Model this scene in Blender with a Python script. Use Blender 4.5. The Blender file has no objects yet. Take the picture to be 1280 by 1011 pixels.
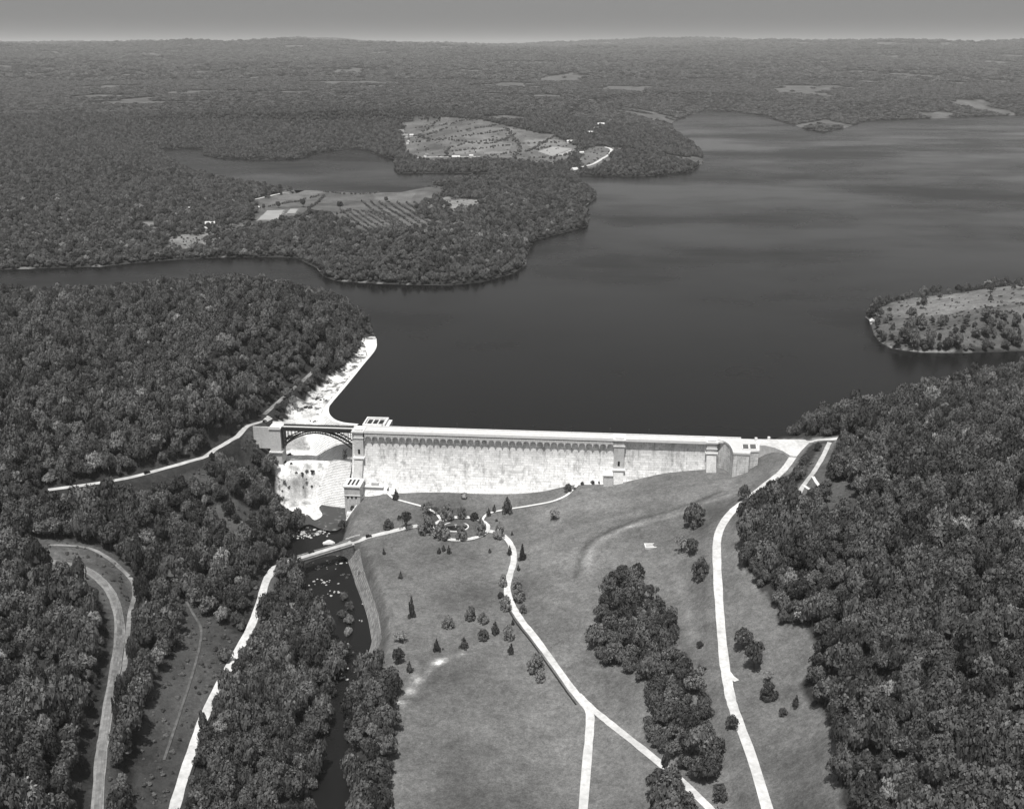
import bpy, bmesh, math, random
import numpy as np
from mathutils import Vector, Matrix
from mathutils.geometry import tessellate_polygon
random.seed(7); rng = np.random.default_rng(7)
C = bpy.context.scene.collection
sc = bpy.context.scene

# ------------------------------------------------------------------ camera
F, CX, CY, CAMH, PITCH = 1270.0, 640.0, 505.5, 307.0, math.radians(19.3)
cd = bpy.data.cameras.new('camera'); cam = bpy.data.objects.new('camera', cd); C.objects.link(cam)
cam.location = (0, 0, CAMH); cam.rotation_euler = (math.pi/2 - PITCH, 0, 0)
cd.sensor_fit = 'HORIZONTAL'; cd.sensor_width = 36; cd.lens = F/1280*36
cd.clip_start = 1; cd.clip_end = 80000
sc.camera = cam
# ------------------------------------------------------------------ light
SUN_EL, SUN_AZ = math.radians(71), math.radians(194)      # azimuth clockwise from +Y
S = Vector((math.sin(SUN_AZ)*math.cos(SUN_EL), math.cos(SUN_AZ)*math.cos(SUN_EL), math.sin(SUN_EL)))
sl = bpy.data.lights.new('sun', 'SUN'); sun = bpy.data.objects.new('sun', sl); C.objects.link(sun)
sl.energy = 4.8; sl.angle = math.radians(0.5); sl.color = (1.0, 0.985, 0.955)
sun.rotation_euler = S.to_track_quat('Z', 'Y').to_euler(); sun.location = (0, 0, 900)
w = bpy.data.worlds.new('World'); sc.world = w; w.use_nodes = True
nt = w.node_tree; nt.nodes.clear()
o_ = nt.nodes.new('ShaderNodeOutputWorld'); bg = nt.nodes.new('ShaderNodeBackground')
sk = nt.nodes.new('ShaderNodeTexSky'); sk.sky_type = 'NISHITA'; sk.sun_disc = False
sk.sun_elevation = SUN_EL; sk.sun_rotation = SUN_AZ; sk.air_density = 1.0; sk.dust_density = 3.0
bw = nt.nodes.new('ShaderNodeRGBToBW')                      # panchromatic black-and-white film
nt.links.new(sk.outputs[0], bw.inputs[0]); nt.links.new(bw.outputs[0], bg.inputs[0])
nt.links.new(bg.outputs[0], o_.inputs[0]); bg.inputs[1].default_value = 0.092
sc.view_settings.view_transform = 'Standard'; sc.view_settings.look = 'None'
sc.view_settings.exposure = 0.0; sc.view_settings.gamma = 1; sc.view_settings.use_curve_mapping = False

# ------------------------------------------------------------------ projection helpers (survey: photo point -> place)
sp_, cp_ = math.sin(PITCH), math.cos(PITCH)
def W(px, py, z):
    a = (px-CX)/F; b = (CY-py)/F
    t = (z-CAMH)/(-sp_ + b*cp_)
    return (a*t, (cp_+b*sp_)*t)
def slant(x, y, z): return y*cp_ - (z-CAMH)*sp_
def proj(x, y, z):
    z = z-CAMH; d = y*cp_-z*sp_; u = y*sp_+z*cp_
    return CX+F*x/d, CY-F*u/d

# ------------------------------------------------------------------ object helpers
def tag(o, label=None, cat=None, group=None, kind=None):
    if label: o['label'] = label
    if cat: o['category'] = cat
    if group: o['group'] = group
    if kind: o['kind'] = kind
    return o
def mesh_obj(name, verts, faces, mat, parent=None, smooth=False):
    me = bpy.data.meshes.new(name); me.from_pydata([tuple(v) for v in verts], [], faces)
    if mat: me.materials.append(mat)
    if smooth: me.polygons.foreach_set('use_smooth', [True]*len(me.polygons))
    me.update()
    o = bpy.data.objects.new(name, me); C.objects.link(o)
    if parent: o.parent = parent
    return o
def empty(name, loc=(0,0,0), rz=0):
    o = bpy.data.objects.new(name, None); C.objects.link(o); o.location = loc; o.rotation_euler = (0,0,rz)
    o.empty_display_size = 1; return o
class MB:
    def __init__(s): s.v = []; s.f = []
    def box(s, x0,x1,y0,y1,z0,z1):
        n = len(s.v)
        s.v += [(x0,y0,z0),(x1,y0,z0),(x1,y1,z0),(x0,y1,z0),(x0,y0,z1),(x1,y0,z1),(x1,y1,z1),(x0,y1,z1)]
        s.f += [(n+3,n+2,n+1,n),(n+4,n+5,n+6,n+7),(n,n+1,n+5,n+4),(n+1,n+2,n+6,n+5),(n+2,n+3,n+7,n+6),(n+3,n,n+4,n+7)]
        return s
    def prism(s, poly, z0, z1):                   # poly: counter-clockwise list of (x,y); z may be a function
        n = len(s.v); k = len(poly)
        if sum(poly[i][0]*poly[(i+1)%k][1]-poly[(i+1)%k][0]*poly[i][1] for i in range(k)) < 0: poly = poly[::-1]
        for z in (z0, z1): s.v += [(p[0],p[1],z) for p in poly]
        for i in range(k):
            j = (i+1)%k; s.f.append((n+i,n+j,n+k+j,n+k+i))
        tr = tessellate_polygon([[Vector((p[0],p[1],0)) for p in poly]])
        for t in tr:
            a,b,c = t
            ar = (poly[b][0]-poly[a][0])*(poly[c][1]-poly[a][1])-(poly[c][0]-poly[a][0])*(poly[b][1]-poly[a][1])
            if ar < 0: b,c = c,b
            s.f += [(n+k+a,n+k+b,n+k+c),(n+a,n+c,n+b)]
        return s
    def beam(s, a, b, w, h=None):
        h = h or w; a = Vector(a); b = Vector(b); d = (b-a).normalized()
        up = Vector((0,0,1)) if abs(d.z) < .95 else Vector((0,1,0))
        r = d.cross(up).normalized(); u = r.cross(d).normalized(); n = len(s.v)
        for p in (a,b):
            for i,j in ((-1,-1),(1,-1),(1,1),(-1,1)): s.v.append(tuple(p+r*(i*w/2)+u*(j*h/2)))
        s.f += [(n+3,n+2,n+1,n),(n+4,n+5,n+6,n+7)]+[(n+i,n+(i+1)%4,n+4+(i+1)%4,n+4+i) for i in range(4)]
        return s
    def build(s, name, mat, parent=None, smooth=False): return mesh_obj(name, s.v, s.f, mat, parent, smooth)

# ------------------------------------------------------------------ materials (grey: the place as black-and-white film saw it)
def newmat(name, rough=.9):
    m = bpy.data.materials.new(name); m.use_nodes = True; n = m.node_tree
    b = n.nodes['Principled BSDF']; b.inputs['Roughness'].default_value = rough
    b.inputs['Specular IOR Level'].default_value = 0.25
    return m, n, b
def N(n, t, **kw):
    x = n.nodes.new(t)
    for k, v in kw.items(): setattr(x, k, v)
    return x
def grey(n, src, dst):                               # scalar -> colour
    n.links.new(src, dst)
def math_(n, op, a, b):
    x = N(n, 'ShaderNodeMath', operation=op)
    for i, v in enumerate((a, b)):
        if isinstance(v, (int, float)): x.inputs[i].default_value = v
        elif v is not None: n.links.new(v, x.inputs[i])
    return x.outputs[0]
def noise(n, coord, scale, detail=3, rough=.55):
    x = N(n, 'ShaderNodeTexNoise'); x.inputs['Scale'].default_value = scale; x.inputs['Detail'].default_value = detail
    x.inputs['Roughness'].default_value = rough
    n.links.new(coord, x.inputs['Vector']); return x.outputs['Fac']
def remap(n, src, a, b, lo, hi):
    x = N(n, 'ShaderNodeMapRange'); n.links.new(src, x.inputs[0])
    for i, v in enumerate((a,b,lo,hi)): x.inputs[i+1].default_value = v
    return x.outputs[0]
def simple(name, g, var=.15, scale=.6, rough=.9, bump=0.0, scale2=None):
    m, n, b = newmat(name, rough); co = N(n, 'ShaderNodeTexCoord').outputs['Object']
    f = noise(n, co, scale, 5)
    v = math_(n, 'MULTIPLY', remap(n, f, .3, .7, 1-var, 1+var), g)
    if scale2:
        v = math_(n, 'MULTIPLY', remap(n, noise(n, co, scale2, 4), .3, .7, 1-var, 1+var), v)
    grey(n, v, b.inputs['Base Color'])
    if bump:
        bp = N(n, 'ShaderNodeBump'); bp.inputs['Strength'].default_value = bump; bp.inputs['Distance'].default_value = .3
        n.links.new(f, bp.inputs['Height']); n.links.new(bp.outputs[0], b.inputs['Normal'])
    return m

def foliage(name, g, var=.3):
    m, n, b = newmat(name, .65); b.inputs['Specular IOR Level'].default_value = .3
    oi = N(n, 'ShaderNodeObjectInfo').outputs['Random']
    co = N(n, 'ShaderNodeTexCoord').outputs['Object']
    f = noise(n, co, 3.0, 2)
    v = math_(n, 'MULTIPLY', remap(n, oi, 0, 1, 1-var, 1+var*1.2), g)
    v = math_(n, 'MULTIPLY', remap(n, f, .3, .7, .7, 1.3), v)
    grey(n, v, b.inputs['Base Color'])
    tr = N(n, 'ShaderNodeBsdfTranslucent'); grey(n, v, tr.inputs['Color'])
    mx = N(n, 'ShaderNodeMixShader'); mx.inputs[0].default_value = .08
    n.links.new(b.outputs[0], mx.inputs[1]); n.links.new(tr.outputs[0], mx.inputs[2])
    n.links.new(mx.outputs[0], n.nodes['Material Output'].inputs['Surface'])
    return m
M = {}
M['leaf'] = foliage('leaf_broad', .090, .55)
M['leaf_pale'] = foliage('leaf_pale', .26, .2)
M['leaf_dark'] = foliage('leaf_conifer', .07, .25)
M['leaf_lawn'] = foliage('leaf_lawn_tree', .20, .25)
M['bark'] = simple('bark', .07, .3, 6)
M['road'] = simple('pale_gravel_road', .53, .18, .35, .95, scale2=.05)
M['road2'] = simple('worn_grey_road', .42, .2, .2, .95, scale2=.04)
M['track'] = simple('earth_track', .19, .35, .3, .95, scale2=.06)
M['ballast'] = simple('track_ballast', .21, .25, .5, .95, scale2=.08)
M['path'] = simple('pale_path', .62, .1, .3)
M['white'] = simple('pale_stone_trim', .66, .08, .4)
M['steel'] = simple('dark_painted_steel', .035, .3, 1.0, .5)
M['asphalt'] = simple('bridge_deck_surface', .55, .08, .3)
M['darkglass'] = simple('dark_opening', .02, .1, 1.0, .3)
M['carpaint'] = simple('black_car_paint', .02, .1, 2.0, .25)
M['tyre'] = simple('tyre_rubber', .015, .1, 2.0, .8)
M['lawnplot'] = simple('terrace_lawn', .10, .25, .4)
M['housewall'] = simple('white_clapboard', .72, .08, .8)
M['roof'] = simple('grey_shingle_roof', .22, .25, .8)
M['roofpale'] = simple('pale_metal_roof', .55, .15, .5)
M['rock'] = simple('river_boulder', .36, .45, .5, .9, .6)
M['foam'] = simple('white_water', .62, .35, .25, .6, .8)
M['crop'] = simple('ripe_crop', .28, .1, .05, 1)
M['faint'] = simple('worn_turf', .10, .4, .3, 1)
M['post'] = simple('wood_post', .30, .2, 2)
M['railsteel'] = simple('rail_steel', .12, .2, 1.0, .4)

def masonry(name, c0, c1, bw_, bh, stain=.5):
    m, n, b = newmat(name, .9); co = N(n, 'ShaderNodeTexCoord').outputs['Object']
    sx = N(n, 'ShaderNodeSeparateXYZ'); n.links.new(co, sx.inputs[0])
    cb = N(n, 'ShaderNodeCombineXYZ'); n.links.new(sx.outputs[0], cb.inputs[0]); n.links.new(sx.outputs[2], cb.inputs[1])
    br = N(n, 'ShaderNodeTexBrick'); n.links.new(cb.outputs[0], br.inputs['Vector'])
    br.inputs['Color1'].default_value = (c0,)*3+(1,); br.inputs['Color2'].default_value = (c1,)*3+(1,)
    br.inputs['Mortar'].default_value = (c0*.6,)*3+(1,)
    br.inputs['Scale'].default_value = 1; br.inputs['Mortar Size'].default_value = .07; br.inputs['Mortar Smooth'].default_value = .4
    br.inputs['Brick Width'].default_value = bw_; br.inputs['Row Height'].default_value = bh; br.inputs['Bias'].default_value = .1
    mp = N(n, 'ShaderNodeMapping'); mp.inputs['Scale'].default_value = (1, 1, .16); n.links.new(co, mp.inputs[0])
    s1 = remap(n, noise(n, mp.outputs[0], .20, 8, .72), .50, .66, 1, 1-stain*.65)      # weather stains, stretched down the face
    s2 = remap(n, noise(n, co, .55, 6, .8), .55, .63, 1, 1-stain*.6)         # lichen specks
    s3 = remap(n, noise(n, co, .03, 3), .3, .7, .88, 1.08)
    mp2 = N(n, 'ShaderNodeMapping'); mp2.inputs['Scale'].default_value = (.12, 1, 1); n.links.new(co, mp2.inputs[0])
    s4 = remap(n, noise(n, mp2.outputs[0], .45, 3, .6), .60, .72, 1, 1-stain*.4)   # lift joints
    v = math_(n, 'MULTIPLY', br.outputs['Color'], s1); v = math_(n, 'MULTIPLY', v, s2); v = math_(n, 'MULTIPLY', v, s3); v = math_(n, 'MULTIPLY', v, s4)
    grey(n, v, b.inputs['Base Color'])
    bp = N(n, 'ShaderNodeBump'); bp.inputs['Strength'].default_value = .5; bp.inputs['Distance'].default_value = .15
    n.links.new(math_(n, 'MULTIPLY', br.outputs['Color'], noise(n, co, .8, 3)), bp.inputs['Height']); n.links.new(bp.outputs[0], b.inputs['Normal'])
    return m
M['dam'] = masonry('granite_ashlar', .60, .80, 4.4, 1.9, .7)
M['pier'] = masonry('granite_pier_ashlar', .56, .66, 2.0, .8, .35)
M['steps'] = masonry('spillway_granite', .74, .84, 2.2, 1.15, .3)
M['bankwall'] = masonry('rubble_bank_wall', .13, .24, 1.2, .7, .6)

def ground_material():
    m, n, b = newmat('ground_cover', 1.0); b.inputs['Specular IOR Level'].default_value = .1
    at = N(n, 'ShaderNodeAttribute', attribute_name='zone'); sx = N(n, 'ShaderNodeSeparateColor'); n.links.new(at.outputs['Color'], sx.inputs[0])
    co = N(n, 'ShaderNodeTexCoord').outputs['Object']
    a = remap(n, noise(n, co, .014, 5, .6), .3, .7, .55, 1.45)
    c = remap(n, noise(n, co, .12, 5, .65), .3, .7, .80, 1.2)
    d = remap(n, noise(n, co, 1.1, 5, .8), .3, .7, .62, 1.38)
    c2 = remap(n, noise(n, co, .38, 5, .75), .32, .68, .70, 1.30)
    v = math_(n, 'MULTIPLY', math_(n, 'MULTIPLY', math_(n, 'MULTIPLY', a, c), c2), math_(n, 'MULTIPLY', d, sx.outputs[0]))
    # ragged edge: where the green channel is set, dark scrub blotches break up pale rock and bare earth
    mo = noise(n, co, .11, 7, .72)
    k = math_(n, 'MULTIPLY', remap(n, mo, .50, .56, 0, 1), sx.outputs[1])
    mix = N(n, 'ShaderNodeMix'); mix.data_type = 'FLOAT'; n.links.new(k, mix.inputs[0]); n.links.new(v, mix.inputs[2]); mix.inputs[3].default_value = .07
    n.links.new(mix.outputs[0], b.inputs['Base Color'])
    bp = N(n, 'ShaderNodeBump'); bp.inputs['Strength'].default_value = .6; bp.inputs['Distance'].default_value = .6
    n.links.new(noise(n, co, .7, 5, .7), bp.inputs['Height']); n.links.new(bp.outputs[0], b.inputs['Normal'])
    return m
M['ground'] = ground_material()

def water_material(name, base, rough, streak=True, foam=False):
    m, n, b = newmat(name, rough); b.inputs['IOR'].default_value = 1.33; b.inputs['Specular IOR Level'].default_value = .36
    co = N(n, 'ShaderNodeTexCoord').outputs['Object']
    mp = N(n, 'ShaderNodeMapping'); mp.inputs['Scale'].default_value = (.5, .8, 1); mp.inputs['Rotation'].default_value = (0,0,math.radians(8)); n.links.new(co, mp.inputs[0])
    st = noise(n, mp.outputs[0], .0030, 6, .6)
    v = math_(n, 'MULTIPLY', remap(n, st, .3, .7, .85, 1.15), base)
    if foam:
        fo = remap(n, noise(n, co, .16, 8, .75), .56, .64, 0, 1)
        mix = N(n, 'ShaderNodeMix'); mix.data_type = 'FLOAT'; n.links.new(fo, mix.inputs[0]); n.links.new(v, mix.inputs[2]); mix.inputs[3].default_value = .22
        v = mix.outputs[0]
    n.links.new(v, b.inputs['Base Color'])
    if streak:
        n.links.new(remap(n, st, .38, .62, rough*.6, rough*1.8), b.inputs['Roughness'])
    bp = N(n, 'ShaderNodeBump'); bp.inputs['Distance'].default_value = .25
    n.links.new(remap(n, st, .38, .62, .14, .46), bp.inputs['Strength']) if streak else setattr(bp.inputs['Strength'], 'default_value', .5)
    n.links.new(noise(n, co, .22, 4, .6), bp.inputs['Height']); n.links.new(bp.outputs[0], b.inputs['Normal'])
    return m
M['water'] = water_material('reservoir_water', .006, .2)
M['river'] = water_material('river_water', .012, .25, False)
M['pool'] = water_material('churned_pool', .05, .4, False, True)

# ------------------------------------------------------------------ terrain
CP = [ # photo x, photo y, height above reservoir level
 (-250,395,28),(0,396,34),(128,390,38),(200,377,46),(280,362,50),(350,370,44),(400,388,30),(440,408,12),
 (200,450,36),(280,430,42),(360,440,30),(128,480,32),(128,540,18),(200,540,20),(280,490,34),(330,480,24),(410,445,16),(370,500,8),(-100,480,45),
 (330,525,6),(300,540,5),(250,567,4),(168,595,2),(100,610,1),(0,640,0),(345,533,5),(-150,640,0),
 (340,600,-28),(300,600,-14),(250,640,-25),(200,680,-30),(128,660,-16),(300,700,-42),(345,704,-50),(330,760,-50),(280,850,-50),(250,913,-50),(230,1011,-50),
 (150,740,-24),(145,820,-26),(135,913,-28),(110,1011,-30),(200,800,-40),(200,913,-44),(190,1011,-47),(0,720,-8),(0,850,-5),(-150,800,15),(0,1011,0),
 (360,800,-55),(380,850,-56),(330,900,-54),(330,1011,-56),(350,740,-52),
 (455,612,-45),(475,608,-43),(560,615,-42),(630,620,-42),(680,615,-39),(715,607,-34),(770,606,-32),(830,593,-23),(884,585,-19),(914,586,-18),(935,578,-13),(955,566,-3),(965,562,1),
 (575,660,-47),(500,655,-48),(450,645,-50),(440,675,-52),(640,680,-47),(640,740,-48),(560,760,-50),(480,760,-51),(490,850,-52),(560,880,-52),(640,900,-52),(745,900,-50),(700,830,-48),(745,1011,-50),(600,1011,-53),(480,1011,-54),
 (720,700,-40),(800,680,-32),(800,640,-27),(860,650,-22),(850,760,-32),(800,850,-40),(850,913,-38),(900,1011,-34),
 (1000,553,5),(985,580,2),(960,605,-2),(925,635,-8),(900,660,-12),(895,700,-16),(900,760,-20),(905,820,-24),(915,890,-27),
 (1030,562,8),(1132,545,14),(1132,600,22),(1132,700,25),(1050,650,10),(1000,700,0),(960,750,-12),(1010,790,-8),(1132,800,22),(1132,913,20),(1000,900,-18),(1280,600,45),(1280,800,45),(1280,1011,40),(1280,525,25),(1500,700,60),
 (1060,530,9),(1132,515,12),
 (560,345,10),(500,310,22),(600,300,24),(450,264,12),(560,255,17),(650,275,22),(700,258,9),(650,240,14),(350,275,14),(250,295,13),(180,305,12),(128,280,20),(250,250,12),(380,247,5),(200,232,12),(128,210,34),(160,180,40),(-100,250,40),(-200,310,30),(480,252,6),
 (330,185,20),(450,176,22),(550,207,8),(600,185,28),(650,168,45),(560,165,52),(720,190,20),(800,198,24),(780,172,38),(845,182,16),(400,158,60),(250,158,60),(128,160,60),(-200,170,60),(0,180,45),
 (1110,395,5),(1132,403,8),(1280,395,35),(1500,390,50),(1030,158,20),(1132,144,40),(1300,135,50),
]
cpw = np.array([W(*c)+(c[2],) for c in CP]+[W(a,b,0)+(3,) for a,b in [(-250,370),(0,373),(128,371),(200,362),(280,358),(350,360),(400,372),(440,393),(500,241),(400,239),(290,229),(560,216),(446,186),(560,357),(400,338),(165,329),(300,321),(733,283),(746,246),(740,220),(862,216),(878,196)]])
far = np.array([(x,y,z) for x,y,z in [(-6000,6500,70),(-2000,7000,80),(1500,7000,70),(5000,6500,60),(-9000,12000,110),(-3000,12000,120),(3000,12000,110),(9000,12000,110),(-20000,26000,120),(20000,26000,120),(0,26000,120),(-4000,2500,60),(4500,2500,70),(2500,700,80),(-2500,700,60),(0,150,-50),(-600,150,-10),(600,150,30)]])
cpw = np.vstack([cpw, far])
def warp(x, y): return np.stack([x/(y+300.0)*1.6, np.log(np.maximum(y,50)+300.0)], -1)
def tpsk(d2): return np.where(d2 > 1e-12, d2*np.log(np.maximum(d2,1e-12)), 0)
_w = warp(cpw[:,0], cpw[:,1]); _d2 = ((_w[:,None]-_w[None])**2).sum(-1)
_n = len(cpw); A_ = np.zeros((_n+3,_n+3)); A_[:_n,:_n] = tpsk(_d2)+np.eye(_n)*2e-4; A_[:_n,_n] = 1; A_[:_n,_n+1:] = _w; A_[_n:,:_n] = A_[:_n,_n:].T
_sol = np.linalg.solve(A_, np.concatenate([cpw[:,2], [0,0,0]]))
def tps(x, y):
    q = warp(x.ravel(), y.ravel()); out = np.empty(len(q))
    for i in range(0, len(q), 20000):
        d2 = ((q[i:i+20000,None]-_w[None])**2).sum(-1)
        out[i:i+20000] = tpsk(d2)@_sol[:_n]+_sol[_n]+q[i:i+20000]@_sol[_n+1:]
    return out.reshape(x.shape)
def vnoise(x, y, s, seed=0):
    x = x/s; y = y/s; xi = np.floor(x).astype(np.int64); yi = np.floor(y).astype(np.int64); fx = x-xi; fy = y-yi
    fx = fx*fx*(3-2*fx); fy = fy*fy*(3-2*fy)
    def h(a,b):
        v = (a*374761393+b*668265263+seed*982451653) & 0xffffffff; v = ((v^(v>>13))*1274126177) & 0xffffffff; return ((v^(v>>16))&0xffff)/65535.0
    return (h(xi,yi)*(1-fx)+h(xi+1,yi)*fx)*(1-fy)+(h(xi,yi+1)*(1-fx)+h(xi+1,yi+1)*fx)*fy-.5

def pip(x, y, poly):
    ins = np.zeros(x.shape, bool); k = len(poly)
    for i in range(k):
        x1,y1 = poly[i]; x2,y2 = poly[(i+1)%k]
        if y1 == y2: continue
        c = ((y1>y)!=(y2>y)) & (x < (x2-x1)*(y-y1)/(y2-y1)+x1); ins ^= c
    return ins
def pldist(x, y, pts, vals=None, cap=1e9):
    """distance to a polyline; with vals, the value interpolated at the nearest point"""
    best = np.full(x.shape, 1e18); bv = np.zeros(x.shape)
    for i in range(len(pts)-1):
        ax,ay = pts[i][0],pts[i][1]; bx,by = pts[i+1][0],pts[i+1][1]; dx,dy = bx-ax,by-ay; L2 = dx*dx+dy*dy+1e-9
        t = np.clip(((x-ax)*dx+(y-ay)*dy)/L2, 0, 1); d = (x-ax-t*dx)**2+(y-ay-t*dy)**2
        m = d < best; best = np.where(m, d, best)
        if vals is not None: bv = np.where(m, vals[i]+(vals[i+1]-vals[i])*t, bv)
    return (np.sqrt(best), bv) if vals is not None else np.sqrt(best)
def smooth01(t): t = np.clip(t,0,1); return t*t*(3-2*t)
def spline(pts, n=6):
    P = [np.array(p, float) for p in pts]; P = [2*P[0]-P[1]]+P+[2*P[-1]-P[-2]]; out = []
    for i in range(1, len(P)-2):
        for k in range(n):
            t = k/n; out.append(.5*((2*P[i])+(-P[i-1]+P[i+1])*t+(2*P[i-1]-5*P[i]+4*P[i+1]-P[i+2])*t*t+(-P[i-1]+3*P[i]-3*P[i+1]+P[i+2])*t**3))
    out.append(P[-2]); return out

# water outlines (photo points on the water plane)
NEAR_L = [(-500,372),(-250,370),(0,373),(128,371),(200,362),(280,358),(350,360),(400,372),(440,393),(460,408),(466,418),(468,424)]
WEIR = [(468,424),(467,437),(452,456),(430,483),(412,504),(408,511),(409,519),(416,526),(428,530),(441,531.5),(447,532)]
DAML = [(447,532),(945,548.5)]
NEAR_R = [(945,548.5),(985,546),(1003,542),(1020,533),(1060,524),(1110,514),(1132,503),(1200,486),(1400,452),(1900,445)]
L2 = [(1900,436),(1400,434),(1200,441),(1150,440),(1132,438),(1115,435),(1102,428),(1094,418),(1090,402),(1083,396),(1095,386),(1110,379),(1132,374),(1200,366),(1400,358),(1900,352)]
FAR = [(2600,150),(1600,138),(1280,144),(1132,150),(1080,152),(1060,159),(1030,166),(1008,162),(985,154),(960,147),(920,140),(880,139),(862,144),(840,153),(838,160),(850,170),(868,182),(878,193),(879,204),(862,216),(800,221),(740,220),(718,219),
       (724,228),(733,238),(746,246),(728,260),(736,272),(733,283),(700,292),(668,300),(659,314),(656,332),(640,342),(600,353),(560,357),(480,355),(420,351),(405,345),(397,335),(370,322),(300,321),(240,323),(165,329),(128,333),(0,337),(-500,338)]
LAKE = [(200,188),(225,186),(256,187),(254,194),(275,198),(330,200),(372,199),(392,192),(430,187),(446,186),(462,190),(480,196),(494,199),(494,208),(497,217),(560,216),(612,217),(606,223),(570,225),(540,233),(500,241),(450,242),(400,239),(345,237),(290,229),(250,219),(215,203)]
w1 = [W(x,y,0) for x,y in NEAR_L+WEIR[1:]+DAML[1:]+NEAR_R[1:]+L2+FAR]
lk = [W(x,y,0) for x,y in LAKE]
nat = [[W(x,y,0) for x,y in NEAR_L], [W(x,y,0) for x,y in NEAR_R+L2+FAR], lk+[lk[0]]]
MAN = [W(x,y,0) for x,y in WEIR+DAML[1:]]

# gorge and spillway channel: photo x, y, height, half width
CH = [(463,432,-3,5),(448,455,-5,8),(425,482,-8,12),(401,507,-12,18),(388,527,-16,22),(384,550,-24,26),(384,575,-28,27),(386,592,-36,27),(388,612,-50,26),(392,636,-62,26),(402,660,-63,19),(390,690,-64,22),(402,725,-64,25),(417,762,-65,22),(432,800,-65,18),(440,832,-66,11),(429,870,-66,9),(417,913,-67,9),(412,1011,-68,12),(405,1150,-70,12)]
chw = [W(a,b,c) for a,b,c,_ in CH]; chz = [c[2] for c in CH]; chh = [c[3] for c in CH]
chs = spline([(p[0],p[1],z,h) for p,z,h in zip(chw,chz,chh)], 4)
chp = [(p[0],p[1]) for p in chs]; chz_ = [p[2] for p in chs]; chh_ = [p[3] for p in chs]

def height(x, y):
    h = tps(x, y)
    relief = smooth01((np.abs(x-50)-330)/200+0)*0+1
    dist = np.hypot(x, y)
    h = h + vnoise(x,y,90,1)*3.0*smooth01((dist-900)/400) + vnoise(x,y,28,2)*1.6*smooth01((dist-900)/400)
    h = h + (vnoise(x,y,700,3)+.5)*40*smooth01((dist-4500)/3000) + (vnoise(x,y,2600,4)+.5)*110*smooth01((dist-6000)/5000) + (vnoise(x,y,4200,31)*.7+vnoise(x,y,1500,32)*.3+.5)*330*smooth01((dist-10500)/7000)
    inw = pip(x,y,w1) | pip(x,y,lk)
    dn = np.full(x.shape, 1e9)
    for p in nat: dn = np.minimum(dn, pldist(x,y,p))
    up = (y > 760)                                    # natural banks only shape the land on the reservoir side
    land = np.where(dn < 400, np.minimum(np.maximum(h,2.5), .6+dn*np.where(y>1250,.16,.55)), np.maximum(h,2.0))
    downstream = (~inw) & (h < 1.5) & (y < 1150) & (np.abs(x) < 1600)
    hl = np.where(downstream, h, land)
    hl = np.where((~inw)&(y<1150)&(dn>60)&(h<2.5), h, hl)
    hw = np.maximum(.6-dn*.35, -45)
    h2 = np.where(inw, hw, hl)
    # gorge
    m = (y > 300)&(y < 1120)&(x > -330)&(x < 20)
    d, zc = pldist(x[m], y[m], chp, chz_); _, hc = pldist(x[m], y[m], chp, chh_)
    zt = zc.copy(); q = (zc<-18)&(zc>-60); st = 7.0; fr = zc/st-np.floor(zc/st)
    zt[q] = (st*(np.floor(zc/st)+smooth01((fr-.35)/.3)))[q]
    zt += vnoise(x[m],y[m],9,7)*1.6*(zc>-60)
    slope = np.where(zc > -20, .75, 1.15)
    car = zt+np.maximum(d-hc,0)*slope+ (np.maximum(d-hc,0)>0)*vnoise(x[m],y[m],7,5)*1.5
    hm = h2[m]; inm = inw[m]; hm = np.where(inm, hm, np.minimum(hm, car)); 
    hm = np.where((~inm)&(d<hc)&(zc>-60), zt, hm)
    h2[m] = hm
    return h2

ys = [150.0]
while ys[-1] < 60000:
    y = ys[-1]; ys.append(y+(6 if y < 370 else 3.0 if y < 930 else 3.0+(y-930)*.0095))
ys = np.array(ys)
xr = [0.0]
while xr[-1] < 40000:
    x = xr[-1]; xr.append(x+(3.0 if x < 390 else 3.0+(x-390)*.02))
xs = np.array([-v for v in xr[:0:-1]]+xr)
GX, GY = np.meshgrid(xs, ys)
GZ = height(GX, GY)
def hz(x, y):
    x = np.atleast_1d(np.asarray(x,float)); y = np.atleast_1d(np.asarray(y,float))
    i = np.clip(np.searchsorted(xs,x)-1,0,len(xs)-2); j = np.clip(np.searchsorted(ys,y)-1,0,len(ys)-2)
    fx = (x-xs[i])/(xs[i+1]-xs[i]); fy = (y-ys[j])/(ys[j+1]-ys[j])
    return (GZ[j,i]*(1-fx)+GZ[j,i+1]*fx)*(1-fy)+(GZ[j+1,i]*(1-fx)+GZ[j+1,i+1]*fx)*fy
_ts = np.geomspace(300, 60000, 900)
def G(px, py):
    """photo point -> point of the ground"""
    a = (px-CX)/F; b = (CY-py)/F; d = np.array([a, cp_+b*sp_, -sp_+b*cp_])
    X = d[0]*_ts; Y = d[1]*_ts; Z = CAMH+d[2]*_ts; u = Z-hz(X,Y); k = np.argmax(u < 0)
    if u[k] >= 0: k = len(_ts)-1
    lo, hi = _ts[max(k-1,0)], _ts[k]
    for _ in range(14):
        m = (lo+hi)/2
        if CAMH+d[2]*m-hz(d[0]*m,d[1]*m)[0] < 0: hi = m
        else: lo = m
    return (d[0]*hi, d[1]*hi)
def GP(l): return [G(*p) for p in l]

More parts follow.
